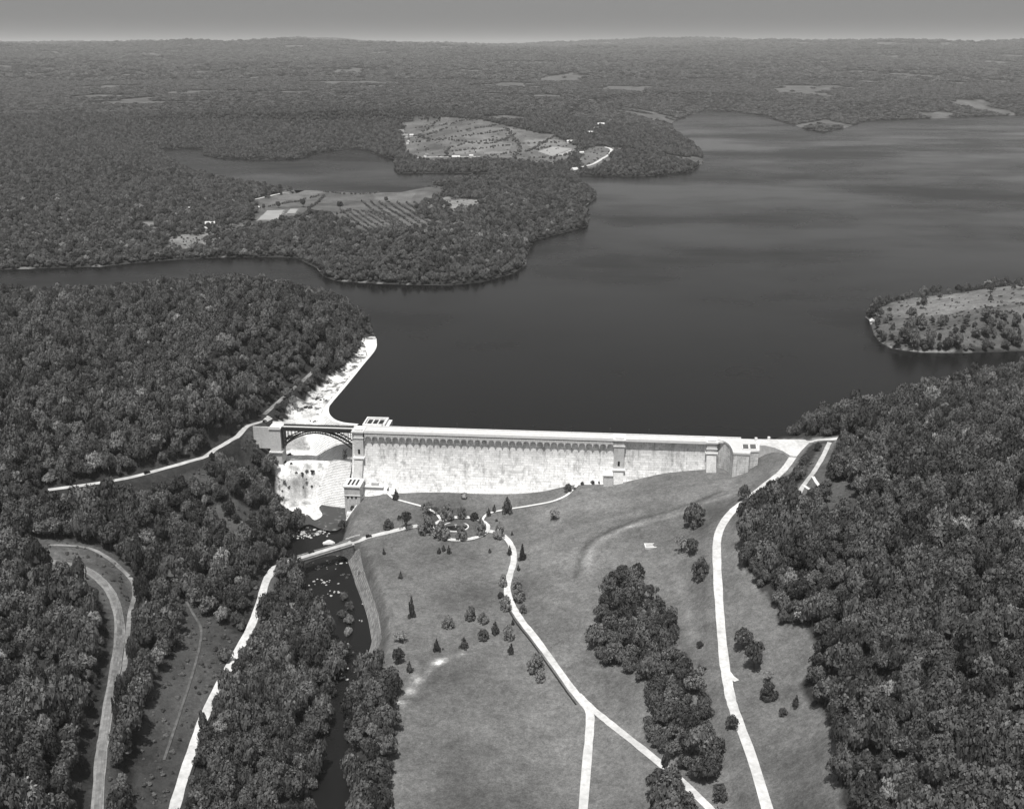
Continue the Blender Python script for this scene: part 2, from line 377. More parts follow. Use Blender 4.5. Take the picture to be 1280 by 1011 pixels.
# ------------------------------------------------------------------ roads (photo points), width in metres
R = {}
def road(key, pts, wd, mat, z=None, n=5, bench=True, pre=None):
    p = [tuple(q) for q in spline(GP(pts) if pre is None else pre, n)]
    R[key] = dict(p=p, w=wd, m=mat, bench=bench)
road('hillside_road', [(60,612),(110,606),(168,595),(210,584),(250,571),(275,558),(295,545),(310,534),(322,528),(338,528)], 5.2, 'road2')
road('valley_road', [(205,1060),(225,985),(248,915),(258,890),(275,855),(297,815),(313,785),(325,752),(333,724),(345,709),(356,703)], 5.6, 'road')
road('approach_road', [(431,681),(445,676),(462,671),(490,664),(512,659),(530,656),(545,655)], 5.2, 'road')
road('park_road', [(607,663),(622,666),(634,674),(641,687),(642,702),(637,720),(634,738),(640,756),(652,776),(668,796),(690,826),(712,857),(730,880),(737,893),(737,913),(733,960),(725,1060)], 4.7, 'road')
road('park_road_fork', [(722,868),(738,884),(755,898),(772,912),(810,942),(860,985),(930,1050)], 4.6, 'road')
road('ridge_road', [(1003,553),(996,561),(990,573),(977,590),(957,606),(936,623),(917,638),(904,654),(897,672),(896,695),(898,740),(902,795),(907,840),(913,872),(921,897),(940,950),(975,1060)], 5.4, 'road')
road('ridge_spur', [(907,836),(914,846),(921,851)], 3.5, 'road')
road('east_shore_road', [(1003,551.5),(1030,550),(1050,548),(1068,546),(1090,549)], 4.8, 'road', bench=True)
road('east_track', [(1037,553),(1028,572),(1016,592),(1004,608),(995,625)], 3.4, 'road2')
road('east_loop_path', [(1016,596),(1021,604),(1025,610),(1015,613),(1004,607)], 2.6, 'path')
road('left_foot_path', [(482,612),(485,617),(492,623),(505,627),(520,631),(533,635),(545,642),(551,649)], 2.2, 'path')
road('right_foot_path', [(603,650),(606,645),(614,641),(634,637),(665,632),(690,627),(707,620),(717,611),(722,606)], 2.2, 'path')
road('railway_bed', [(60,700),(105,712),(128,728),(142,748),(149,775),(148,805),(142,845),(136,880),(131,913),(125,960),(118,1060)], 5.6, 'ballast')
road('bank_path', [(60,680),(110,686),(135,698),(152,712),(166,728),(168,745),(163,765),(160,790),(158,815),(154,850)], 2.8, 'track')
road('meadow_track', [(233,752),(243,770),(251,785),(251,800),(247,820),(240,845),(232,870),(222,900),(205,950)], 1.5, 'faint')
road('quarry_trail', [(400,456),(385,470),(365,488),(345,506),(330,520)], 4.5, 'track')
road('north_farm_road', [(180,268),(235,257),(263,253),(290,252),(315,250),(330,247),(352,242),(370,239),(405,238)], 6, 'road')
road('upland_farm_road', [(500,198),(530,197),(560,196.5),(590,196),(600,196)], 7, 'road')
road('point_road', [(722,210),(740,206),(752,199),(762,193),(764,187),(756,184)], 9, 'road')
# circle drive
cc = G(575,661); CR = 20.0
ring = [(cc[0]+CR*1.08*math.cos(t), cc[1]+CR*.88*math.sin(t)) for t in np.linspace(0, 2*math.pi, 49)]
R['circle_drive'] = dict(p=ring, w=4.2, m='road', bench=True)

def road_profile(p):
    z = hz([a[0] for a in p],[a[1] for a in p]); k = np.ones(7)/7; zp = np.pad(z, 3, mode='edge'); return np.convolve(zp, k, 'valid')
def bench():
    global GZ
    Z = GZ.copy()
    for k, r in R.items():
        if not r['bench']: continue
        P = np.array(r['p']); zp = road_profile(r['p']); r['z'] = zp; hw = r['w']/2+1.2; ramp = 9 if r['w'] > 3 else 4
        x0,y0 = P.min(0)-25; x1,y1 = P.max(0)+25
        m = (GX>x0)&(GX<x1)&(GY>y0)&(GY<y1)
        if not m.any(): continue
        d, zc = pldist(GX[m],GY[m],r['p'],list(zp)); t = smooth01((d-hw)/ramp)
        Z[m] = np.where(d < hw+ramp, zc*(1-t)+Z[m]*t, Z[m])
    GZ = Z
bench()
_pz = [W(x,y,5) for x,y in [(942,546),(1012,547),(1016,553),(1006,564),(996,573),(984,578),(974,566),(968,560.5),(956,558),(944,558)]]
_m = pip(GX,GY,_pz); GZ[_m] = np.minimum(GZ[_m], 4.7)

# ------------------------------------------------------------------ ground tones
CLR = {  # key: (photo polygon, tone, scrub mottle)
 'main': ([(452,612),(475,604),(560,610),(630,614),(710,604),(765,600),(830,588),(884,578),(916,582),(946,556),(950,548),(1002,549),(1050,545),(1062,550),(1014,556),(1003,568),(990,590),(965,608),(935,632),(925,645),(928,665),(930,700),(945,730),(972,760),(972,780),(1003,782),(1022,808),(1012,840),(1000,855),(1022,888),(1042,913),(1050,960),(1060,1060),(470,1060),(488,913),(480,880),(462,850),(463,835),(476,800),(478,800),(452,705),(437,690),(424,682),(420,668),(440,635)], .128, 0),
 'track_side': ([(1027,556),(1046,552),(1036,580),(1032,612),(1012,622),(1000,636),(984,632),(996,608),(1008,590)], .10, .2),
 'gorge_bank': ([(424,674),(440,668),(450,676),(462,700),(484,755),(485,830),(470,846),(455,846),(446,790),(430,710)], .09, .2),
 'left_meadow': ([(228,748),(236,750),(255,765),(280,783),(300,795),(309,790),(297,815),(258,890),(248,915),(225,1060),(150,1060),(178,913),(190,865),(208,828),(222,795)], .06, .35),
 'roadside': ([(345,712),(356,735),(345,760),(325,800),(312,800),(330,745),(336,722)], .09, 0),
 'scrub': ([(262,636),(300,628),(332,645),(326,668),(300,682),(268,668)], .075, .5),
 'glade': ([(168,660),(200,652),(222,664),(222,680),(180,676)], .12, .4),
 'railway': ([(40,672),(128,684),(160,702),(176,728),(166,750),(162,790),(155,850),(148,913),(140,1060),(112,1060),(126,913),(134,850),(140,800),(134,770),(118,735),(40,715)], .075, .5),
 'east_meadow': ([(1042,602),(1062,598),(1074,618),(1068,650),(1030,656),(1024,640)], .075, .1),
 'farm': ([(322,250),(345,243),(400,235),(440,239),(500,240),(545,232),(560,236),(540,250),(525,262),(545,283),(520,286),(480,283),(455,290),(430,274),(390,264),(372,276),(318,280),(320,262)], .10, 0),
 'barley': ([(322,276),(334,264),(355,263),(349,276)], .33, 0),
 'barley_small': ([(358,268),(363,262),(373,262),(369,268)], .30, 0),
 'quarry': ([(542,250),(560,246),(580,249),(610,253),(600,259),(575,266),(555,262)], .21, .35),
 'clearing': ([(210,296),(265,289),(278,300),(240,310),(212,311)], .17, .45),
 'pasture': ([(175,278),(198,276),(202,285),(180,286)], .15, 0),
 'low_pasture': ([(262,275),(300,270),(325,284),(300,292),(270,288)], .10, .4),
 'upland': ([(500,166),(520,154),(560,150),(600,150),(645,160),(690,170),(722,182),(716,196),(690,205),(640,199),(560,200),(530,202),(508,192)], .115, .2),
 'upland_a': ([(560,182),(612,175),(640,180),(636,192),(568,194)], .155, 0),
 'upland_b': ([(600,160),(640,160),(655,170),(610,174),(575,172)], .14, .1),
 'upland_c': ([(655,176),(690,172),(712,180),(668,190)], .15, 0),
 'upland_d': ([(520,160),(560,156),(570,166),(530,172)], .10, .3),
 'farm_a': ([(345,243),(400,236),(405,243),(372,252),(335,256)], .13, 0),
 'farm_b': ([(460,240),(520,240),(512,254),(470,250)], .13, .1),
 'upland_west': ([(500,150),(560,147),(600,150),(560,160),(530,170),(510,165)], .11, .2),
 'oat_field': ([(672,190),(690,184),(715,186),(712,193),(690,196)], .30, 0),
 'point_field': ([(722,190),(745,183),(770,185),(762,200),(735,212),(722,205)], .12, .3),
 'east_point': ([(1086,397),(1110,380),(1132,374),(1200,366),(1400,358),(1400,395),(1200,400),(1120,398)], .15, .35),
 'east_point_low': ([(1088,398),(1132,398),(1400,396),(1400,440),(1132,438),(1104,430),(1092,418)], .095, .4),
 'bank_strip': ([(300,565),(318,540),(332,533),(344,540),(345,552),(320,570),(270,600),(220,612),(215,600),(262,580)], .075, .4),
}
clr = {k: (GP(v[0]), v[1], v[2]) for k, v in CLR.items()}
tone = np.full(GX.shape, .035); mot = np.full(GX.shape, 0.0)
def farclear(x, y):
    a = W(600,160,30); return ((y > 4300)&(vnoise(x,y,330,41)+.35*vnoise(x,y,90,42) > .24))|((y > 2900)&(y < 4300)&(x > -150)&(vnoise(x,y,170,43)+.3*vnoise(x,y,60,44) > .27))
_fc = farclear(GX,GY); tone[_fc] = .10; mot[_fc] = .2
for k, (p, t, mm) in clr.items():
    P = np.array(p); m = (GX>P[:,0].min())&(GX<P[:,0].max())&(GY>P[:,1].min())&(GY<P[:,1].max())
    i = np.zeros(GX.shape,bool); i[m] = pip(GX[m],GY[m],p); tone[i] = t; mot[i] = mm
# lawns: worn vehicle tracks and mown bands, faint
def stripe(pts, wd, f):
    p = [tuple(q) for q in spline(GP(pts),5)]; P = np.array(p); x0,y0 = P.min(0)-10; x1,y1 = P.max(0)+10
    m = (GX>x0)&(GX<x1)&(GY>y0)&(GY<y1); d = pldist(GX[m],GY[m],p); tone[m] *= 1+(f-1)*np.exp(-(d/wd)**2)
stripe([(720,720),(728,690),(745,672),(790,652),(840,638),(900,615)], 2.2, .55)
stripe([(735,715),(742,685),(765,668),(810,650),(860,632)], 2.6, 1.5)
stripe([(650,690),(690,675),(740,655),(800,640)], 4, 1.3)
stripe([(780,660),(840,645),(890,626),(930,612)], 2.0, 1.5)
stripe([(838,700),(850,730),(860,770),(868,800)], 3.0, 1.35)
stripe([(480,700),(520,730),(560,755),(600,800)], 3, .85)
stripe([(650,720),(700,700),(720,690)], 5, 1.15)
stripe([(600,700),(560,720),(520,725)], 6, 1.12)
# sandy scar in the lawn
for q,wd,f in (([(500,878),(512,862),(522,848)],3.5,3.2),([(522,848),(540,832),(552,826)],3.0,3.2),([(548,828),(565,822),(582,814)],2.0,2.6),([(494,895),(500,880)],2.5,1.8)):
    p = GP(q); m = (GX>-200)&(GX<60)&(GY>420)&(GY<640); d = pldist(GX[m],GY[m],p)
    k = np.exp(-(d/wd)**2)*np.clip(.6+1.8*vnoise(GX[m],GY[m],5,9),0,1.2); tone[m] *= 1+(f-1)*k; mot[m] = np.maximum(mot[m], np.where(k>.25,.6,0))
# spillway rock, pale and scoured
m = (GY > 740)&(GY < 1120)&(GX > -330)&(GX < -60)
d, zc = pldist(GX[m],GY[m],chp,chz_); _, hc = pldist(GX[m],GY[m],chp,chh_)
e = hc+4+vnoise(GX[m],GY[m],10,11)*9; rock = (d < e)&(zc > -61.5)&(GZ[m] < 3)
tone[m] = np.where(rock, .70, tone[m]); mot[m] = np.where(rock, np.where(zc>-14,.9,np.where(d>hc*.8,.75,.15)), mot[m])
fr_ = zc/7.0-np.floor(zc/7.0); ri = rock&(np.abs(fr_-.5)<.13)&(zc<-18)&(zc>-60)&(vnoise(GX[m],GY[m],12,61)>-.12); tone[m] = np.where(ri, .34, tone[m])  # ledge risers toned darker in patches: their shade is painted into the rock
# river bed and scoured banks
m = (GY > 300)&(GY < 790)&(GX > -330)&(GX < 0)
d, zc = pldist(GX[m],GY[m],chp,chz_); _, hc = pldist(GX[m],GY[m],chp,chh_)
tone[m] = np.where((d < hc+3)&(zc <= -61.5), .05, tone[m]); mot[m] = np.where((d < hc+3)&(zc <= -61.5), .3, mot[m])
# pale shore line where the reservoir has drawn down
dn = np.full(GX.shape,1e9)
m = (GY > 850)&(GY < 6000)
dd = np.full(m.sum(),1e9)
for p in nat: dd = np.minimum(dd, pldist(GX[m],GY[m],p))
sh = (dd < 1.6)&(vnoise(GX[m],GY[m],40,13) > .15)&(GY[m]<2500); tone[m] = np.where(sh, .17, tone[m])

nx, ny = len(xs), len(ys)
me = bpy.data.meshes.new('ground')
V = np.stack([GX.ravel(),GY.ravel(),GZ.ravel()],-1)
idx = np.arange(nx*ny).reshape(ny,nx); Q = np.stack([idx[:-1,:-1],idx[:-1,1:],idx[1:,1:],idx[1:,:-1]],-1).reshape(-1,4)
me.vertices.add(len(V)); me.vertices.foreach_set('co', V.ravel().astype(np.float32))
me.loops.add(Q.size); me.loops.foreach_set('vertex_index', Q.ravel().astype(np.int32))
me.polygons.add(len(Q)); me.polygons.foreach_set('loop_start', (np.arange(len(Q))*4).astype(np.int32))
me.polygons.foreach_set('use_smooth', np.ones(len(Q),bool)); me.update(calc_edges=True)
ca = me.color_attributes.new('zone','FLOAT_COLOR','POINT')
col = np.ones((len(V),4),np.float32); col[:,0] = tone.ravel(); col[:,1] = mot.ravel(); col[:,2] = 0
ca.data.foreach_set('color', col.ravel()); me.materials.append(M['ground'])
ground = bpy.data.objects.new('ground', me); C.objects.link(ground); tag(ground, 'rolling valley ground, mown lawn below the dam and dark forest floor around it', kind='structure')
print('terrain', nx, ny, nx*ny)

# ------------------------------------------------------------------ water
def sheet(name, poly, z, mat, label):
    vv = [Vector((p[0],p[1],0)) for p in poly]; tr = tessellate_polygon([vv]); f = []
    for a,b,c in tr:
        ar = (vv[b]-vv[a]).cross(vv[c]-vv[a]).z; f.append((a,b,c) if ar > 0 else (a,c,b))
    o = mesh_obj(name, [(p[0],p[1],z) for p in poly], f, mat); return tag(o, label, kind='structure')
sheet('reservoir_water', w1, 0, M['water'], 'dark still reservoir water above the dam, streaked paler by wind far out')
sheet('lake_water', lk, 0, M['water'], 'narrow arm of water behind the wooded peninsula')
def ribbon(name, pts, wd, mat, zs=None, lift=.22, parent=None, k=4, wd_jit=0):
    v = []; f = []; n = len(pts); P = [Vector((p[0],p[1],0)) for p in pts]
    wds = wd if hasattr(wd,'__len__') else [wd]*n
    if wd_jit: wds = [w_*(1+wd_jit*(random.random()-.5)) for w_ in wds]
    for i in range(n):
        d = (P[min(i+1,n-1)]-P[max(i-1,0)])
        if d.length < 1e-6: d = Vector((0,1,0))
        d.normalize(); r = Vector((d.y,-d.x,0))
        for j in range(k+1):
            q = P[i]+r*(wds[i]*(j/k-.5)); v.append((q.x,q.y,0))
    z = hz([q[0] for q in v],[q[1] for q in v])+lift
    for i in range(n):
        zz = (zs[i] if zs is not None else None)
        for j in range(k+1):
            a = i*(k+1)+j; v[a] = (v[a][0],v[a][1], zz if zz is not None else z[a])
    for i in range(n-1):
        for j in range(k):
            a = i*(k+1)+j; f.append((a,a+1,a+k+2,a+k+1))
    return mesh_obj(name, v, f, mat, parent)
i0 = next(i for i,z in enumerate(chz_) if z <= -61.5)
rp = spline(chp[i0:],2); rw = [2*(h+5) for h in chh_[i0:]]
rv = chp[i0:]; o = ribbon('river_water', rv, rw, M['river'], zs=[z+1.6 for z in chz_[i0:]], k=6); tag(o, 'dark river running down the gorge below the dam', kind='structure')
pp = [W(*q_) for q_ in [tuple(k_)+(-60,) for k_ in spline([(396,640),(404,629),(415,622),(432,621),(449,622),(447,632),(438,646),(428,658),(418,663),(402,661),(386,655),(372,660),(352,654),(352,644),(372,646),(396,640)],4)]]
sheet('pool_water', pp, -60.2, M['pool'], 'ruffled pool at the foot of the spillway steps')

sheet('white_water', [W(k_[0],k_[1],-60) for k_ in spline([(349,622),(372,612),(402,612),(410,624),(399,634),(403,644),(393,650),(384,643),(374,650),(362,640),(349,632),(349,622)],4)], -59.9, M['foam'], 'foaming white water at the foot of the falls')
for kk_, mt_, lb_ in (('barley','crop','pale ripening field with straight edges beyond the left inlet'),('barley_small','crop','small pale crop strip right of the pale field'),('oat_field','crop','long pale crop field on the far upland')):
    p_ = clr[kk_][0]; c_ = np.mean(np.array(p_),0); n_ = 6; v_ = []; f_ = []
    for i_ in range(n_+1):
        for j_ in range(n_+1):
            a_, b_ = i_/n_, j_/n_; P4 = (p_[0],p_[1],p_[2],p_[-1]) 
            q_ = [(P4[0][k]*(1-a_)+P4[3][k]*a_)*(1-b_)+(P4[1][k]*(1-a_)+P4[2][k]*a_)*b_ for k in (0,1)]; v_.append((q_[0],q_[1],float(hz(*q_)[0])+1.2))
    for i_ in range(n_):
        for j_ in range(n_): k_ = i_*(n_+1)+j_; f_.append((k_,k_+n_+1,k_+n_+2,k_+1))
    o = mesh_obj('crop_field', v_, f_, M[mt_]); tag(o, lb_, kind='structure')
# ------------------------------------------------------------------ roads laid on the ground
desc = {'hillside_road':'grey road cut along the wooded hillside towards the steel bridge','valley_road':'pale road climbing from the lower left to the stone river bridge','approach_road':'pale road from the stone bridge across the lawn to the circle','park_road':'pale road winding from the circle down to the bottom fork','park_road_fork':'right arm of the road fork at the bottom','ridge_road':'broad pale road dropping from the dam end down the right side of the lawn','ridge_spur':'short pale spur leaving the right road','east_shore_road':'pale road leading into the trees at the right end of the dam','east_track':'straight grey track through the right wood','east_loop_path':'small pale loop beside the straight track','left_foot_path':'thin white path curving from the dam foot at the left','right_foot_path':'thin white path curving up to the dam foot at the right','railway_bed':'curving gravel railway bed at the left edge','bank_path':'pale bank strip above the railway','meadow_track':'faint worn track in the left meadow','quarry_trail':'faint grey trail down the hillside to the spillway','north_farm_road':'white road past the far fields','upland_farm_road':'white road along the far upland fields','point_road':'white road on the far wooded point','circle_drive':'pale circular drive on the lawn'}
for k, r in R.items():
    lift = .18 + .02*list(R).index(k)
    o = ribbon(k, r['p'], r['w'], M[r['m']], lift=lift if r['w']>3 else lift+.05, wd_jit=.16); tag(o, desc[k], kind='structure')
# plaza at the right end of the dam
pz_ = 0
pz = [W(x,y,5) for x,y in [(944,549),(1006,549.5),(1012,553),(1003,562),(996,570.5),(987.5,569.5),(979,564),(968,559.5),(956,557),(947,556)]]
P_ = MB().prism(pz, -6, 5.15).build('dam_plaza', M['road']); tag(P_, 'wide pale road junction at the right end of the dam', kind='structure')

# ------------------------------------------------------------------ the dam
A = Vector(W(447,535,5)+(0,)); B = Vector(W(890,549,5)+(0,)); DL = (B-A).length; ux = (B-A).normalized(); DA = math.atan2(ux.y, ux.x)
def D(s, t, z): return (A.x+ux.x*s+ux.y*t, A.y+ux.y*s-ux.x*t, z)
def inv(x, y):  # world -> dam local (s, -t)
    v = Vector((x,y,0))-A; return (v.dot(ux), v.x*(-ux.y)+v.y*ux.x)
def s_at(px, py=None, t=4.5, z=5):
    lo, hi = -80, 400
    for _ in range(40):
        m = (lo+hi)/2
        if proj(*D(m,t,z))[0] < px: lo = m
        else: hi = m
    return lo
dam = empty('masonry_dam', (A.x,A.y,0), DA)
tag(dam, 'long pale granite gravity dam with arcaded crest holding back the reservoir', 'dam')
def batter(d): return 4.5 + (0 if d < 9 else .0108*(d-9)**2)
sM, sR = s_at(774.5), s_at(890)
zrow = [4.0,0,-4,-8,-12,-16,-20,-24,-28,-32,-36,-40,-44,-48,-56,-64]
v=[]; f=[]; ss = list(np.linspace(-4, DL+4, 60)); K = len(zrow)
for s in ss:
    for z in zrow: v.append((s,-batter(5-z),z))
for i in range(len(ss)-1):
    for j in range(K-1):
        a = i*K+j; f.append((a,a+1,a+K+1,a+K))
mesh_obj('downstream_face', v, f, M['dam'], dam, True)
v=[(s,y,z) for s in (-4,DL+4) for (y,z) in [(4.5,4.0),(4.5,-50)]]; mesh_obj('upstream_face', v, [(0,1,3,2)], M['dam'], dam)
MB().box(-4,DL+60,-4.4,4.4,3.2,4.6).build('crest_roadway', M['asphalt'], dam)
MB().box(-4,DL+1,-7.25,-4.4,3.3,4.302).build('cornice', M['white'], dam)
MB().box(2.5,DL-2.5,-7.15,-6.65,4.3,5.5).build('parapet', M['white'], dam)
MB().box(4,DL+24,4.4,5.1,3.0,5.7).build('parapet', M['white'], dam)
# corbelled arcade: one piece per bay
nb = 36; s0 = s_at(455.5, t=6); s1 = s_at(767.5, t=6); bayw = (s1-s0)/nb
def arch_mesh():
    b = MB(); r = bayw*.42; top, spring, kk = 2.2, -1.5, 8; y0, y1 = -6.9, -4.4; v = []; f = []
    arc = [(bayw/2-r*math.cos(math.pi*i/kk), spring+ r*.8*math.sin(math.pi*i/kk)) for i in range(kk+1)]
    prof = [(0,spring-.6)]+[(arc[0][0],spring-.6)]+arc+[(arc[-1][0],spring-.6),(bayw,spring-.6)]
    n = len(prof)
    for y in (y0,y1):
        v += [(x,y,z) for x,z in prof]+[(x,y,top) for x,z in prof]
    for i in range(n-1):
        if abs(prof[i][0]-prof[i+1][0]) > 1e-6: f.append((i,i+1,n+i+1,n+i))      # front
        f.append((i,2*n+i,2*n+i+1,i+1))                                            # soffit
        f.append((n+i,n+i+1,3*n+i+1,3*n+i))
    me = bpy.data.meshes.new('arch'); me.from_pydata(v,[],f); me.materials.append(M['pier']); me.update(); return me
am = arch_mesh()
cm = MB().box(-.45,.45,-6.6,-4.4,-3.4,-2.102); cme = bpy.data.meshes.new('corbel'); cme.from_pydata(cm.v,[],cm.f); cme.materials.append(M['white'])
for i in range(nb):
    o = bpy.data.objects.new('arch', am); C.objects.link(o); o.parent = dam; o.location = (s0+i*bayw,0,.0)
    c = bpy.data.objects.new('corbel', cme); C.objects.link(c); c.parent = o; c.location = (0,0,0)
# pier: shaft, ledge, cap, window
def pier(sc_, wd, zl, zb, t0=8.0, win=True, low_t=10.5, low_w=None):
    low_w = low_w or wd*.94
    p = MB().box(sc_-wd/2, sc_+wd/2, -t0, -4.0, zl, 4.0).build('pier', M['pier'], dam)
    MB().box(sc_-wd/2-.8, sc_+wd/2+.8, -t0-.9, 5.2, 4.002, 5.2).build('pier_cap', M['white'], p)
    MB().box(sc_-wd/2+.6, sc_+wd/2-.6, -t0+.2, -4.8, 5.2, 6.6).build('pier_parapet', M['white'], p)
    MB().box(sc_-wd/2-.5, sc_+wd/2+.5, -t0-.5, -4.0, -1.2, -.4).build('string_course', M['white'], p)
    MB().box(sc_-wd/2-1.0, sc_+wd/2+1.0, -low_t-1, -4.0, zl-1.2, zl+.003).build('ledge', M['white'], p)
    v=[]; 
    for z, tt in ((zl-1.2, low_t),(zb,low_t+ (zl-zb)*.45)):
        v += [(sc_-low_w/2,-tt,z),(sc_+low_w/2,-tt,z),(sc_+low_w/2,-4,z),(sc_-low_w/2,-4,z)]
    mesh_obj('lower_pier', v, [(0,1,5,4)[::-1],(1,2,6,5)[::-1],(3,0,4,7)[::-1],(0,1,2,3)], M['pier'], p)
    if win: MB().box(sc_-.9, sc_+.9, -t0-.04, -t0+.5, zl+2.2, zl+6.5).build('window', M['darkglass'], p)
    return p
pier(s_at(447.5,t=8), 7.6, -17.5, -36)
pier(sM, 8.6, -20.5, -42, low_t=10)
pR = pier(sR, 8.0, -4, -34, win=False, t0=7, low_t=7.2, low_w=8.0)
# low annex by the middle pier
sa = s_at(761,t=14,z=-26); MB().box(sa-4.2, sM-4.4, -17.5, -4, -38, -23.5).build('annex', M['pier'], dam)
MB().box(sa-4.8, sM-4.4, -18.1, -4, -23.498, -22.6).build('annex_cap', M['white'], dam)
# upstream gate terrace at the left end
x0,x1 = 3.0,22.0
MB().box(x0,x1,5.1,24,-8,5.0).build('gate_terrace', M['pier'], dam)
gt = MB(); 
for a,b,c,d in ((x0,x1,22.4,24),(x0,x0+1.3,5.1,22.4),(x1-1.3,x1,5.1,22.4),(x0+1.3,x1-1.3,5.1,7.2)): gt.box(a,b,c,d,5.003,6.6)
gt.build('terrace_parapet', M['white'], dam)
for i in range(3):
    a = x0+2.6+i*4.9; MB().box(a,a+3.5,9.5,20.5,5.004,5.5).build('roof_hatch', M['darkglass'], dam)
MB().box(x1,x1+3,5.1,24,-8,4.4).build('gate_wing', M['white'], dam)
# lower gatehouse at the pool
lb = MB().box(-5.5,7.5,-34,-18,-66,-34.5).build('gatehouse', M['pier'], dam)
MB().box(-6.3,8.3,-34.8,-17,-34.498,-33.4).build('gatehouse_roof', M['white'], lb)
for i in range(3):
    a = -3.2+i*3.3; MB().box(a,a+1.5,-31.5,-21,-33.398,-32.9).build('roof_hatch', M['darkglass'], lb)
MB().box(-6.0,8.0,-34.4,-33.9,-42.2,-41.4).build('string_course', M['white'], lb)
for i in range(3):
    a = -3.4+i*3.4; MB().box(a,a+1.5,-34.06,-33.5,-44.8,-42.4).build('window', M['darkglass'], lb)
for a in (-2.2,4.4): MB().box(a,a+.5,-34.4,-33.9,-60,-45).build('buttress', M['white'], lb)
MB().box(7.5,24,-20.5,-14,-52,-40).build('wing_wall', M['pier'], dam)
MB().box(7.5,24.4,-21,-14,-39.998,-39.2).build('wing_wall_cap', M['white'], dam)
MB().box(14,20,-19,-15,-39.198,-36.4).build('wing_block', M['pier'], dam)
# curved wing and right terrace
wing = [W(x,y,5) for x,y in [(894,549.6),(899,550.2),(904,551.4),(908,553.2),(911,555.4),(913.5,558),(916,562.5)]]
ter = [W(x,y,5) for x,y in [(916,562.5),(917,566.5),(937,567.5),(937.5,564.5),(948.5,564.3),(948.5,552),(945,549.5),(894,547.8)]]
loc = [inv(*p) for p in wing+ter]
MB().prism(loc, -30, 3.9).build('terrace', M['dam'], dam)
def scalepoly(l, k):
    cx = sum(p[0] for p in l)/len(l); cy = sum(p[1] for p in l)/len(l); return [(cx+(p[0]-cx)*k, cy+(p[1]-cy)*k) for p in l]
MB().prism(scalepoly(loc,1.02), 3.902, 4.75).build('terrace_floor', M['asphalt'], dam)
edge = [inv(*p) for p in wing+ter[1:6]]
pb = MB()
for a,b in zip(edge[:-1],edge[1:]): pb.beam((a[0],a[1],5.2),(b[0],b[1],5.2),.9,1.3)
pb.build('terrace_parapet', M['white'], dam)
for (xa,xb,ya,yb) in ((927.5,935.5,555.5,562),(936.5,945,555.5,562)):
    q = [inv(*W(x,y,5)) for x,y in ((xa,ya),(xb,ya),(xb+.8,yb),(xa+.8,yb))]
    MB().prism(q, 4.755, 5.1).build('terrace_lawn', M['lawnplot'], dam)
    cb = MB()
    for a,b in zip(q,q[1:]+q[:1]): cb.beam((a[0],a[1],5.2),(b[0],b[1],5.2),.8,.9)
    cb.build('lawn_kerb', M['white'], dam)
# stubs on the upstream parapet
for px,py in ((945,549),(961,548)):
    q = inv(*W(px,py,6)); MB().box(q[0]-1,q[0]+1,q[1]-1,q[1]+1,3,7.4).build('gate_post', M['white'], dam)
for i in range(9):
    s = 20+i*32; MB().beam((s,4.7,5.7),(s,4.7,9.6),.28).box(s-.35,s+.35,4.4,5.05,9.6,10.3).build('lamp_post', M['steel'], dam)

# ------------------------------------------------------------------ spillway: stepped weir curving round to the dam
wp = spline([W(x,y,0) for x,y in WEIR], 7); wp = [Vector((p[0],p[1],0)) for p in wp]
nst = 56; v=[]; prof=[(-2.2,-.6),(-2.2,.45),(1.4,.45)]
z_ = .45; t_ = 1.4
for k in range(nst): prof.append((t_, z_-1.15)); z_ -= 1.15; t_ += .62+ .004*k; prof.append((t_, z_))
n = len(wp); K = len(prof); f=[]
for i,p in enumerate(wp):
    d = (wp[min(i+1,n-1)]-wp[max(i-1,0)]).normalized(); r = Vector((d.y,-d.x,0))
    for (t,z) in prof: q = p+r*t; v.append((q.x,q.y,z))
for i in range(n-1):
    for j in range(K-1): f.append((i*K+j,(i+1)*K+j,(i+1)*K+j+1,i*K+j+1))
sw = empty('spillway_weir', (0,0,0)); tag(sw, 'white stepped granite spillway curving from the wooded shore to the dam', 'spillway')
mesh_obj('step_cascade', v, f, M['steps'], sw)
v=[]; f=[]
for i,p in enumerate(wp):
    d = (wp[min(i+1,n-1)]-wp[max(i-1,0)]).normalized(); r = Vector((d.y,-d.x,0))
    for (t,z) in ((-2.4,-1),(-2.4,.85),(.8,.85),(.8,.4)): q = p+r*t; v.append((q.x,q.y,z))
for i in range(n-1):
    for j in range(3): f.append((i*4+j,(i+1)*4+j,(i+1)*4+j+1,i*4+j+1))
mesh_obj('coping', v, f, M['white'], sw)
e1 = [W(x,y,1) for x,y in ((457,424),(469,424.5),(469,436),(460,447),(457,437))]
MB().prism(e1, -8, 1.2).build('abutment', M['white'], sw)
MB().prism([W(x,y,1) for x,y in ((457,422.8),(469.6,423.4),(469.6,424.4),(457,424))], -8, 3).build('abutment_wall', M['pier'], sw)

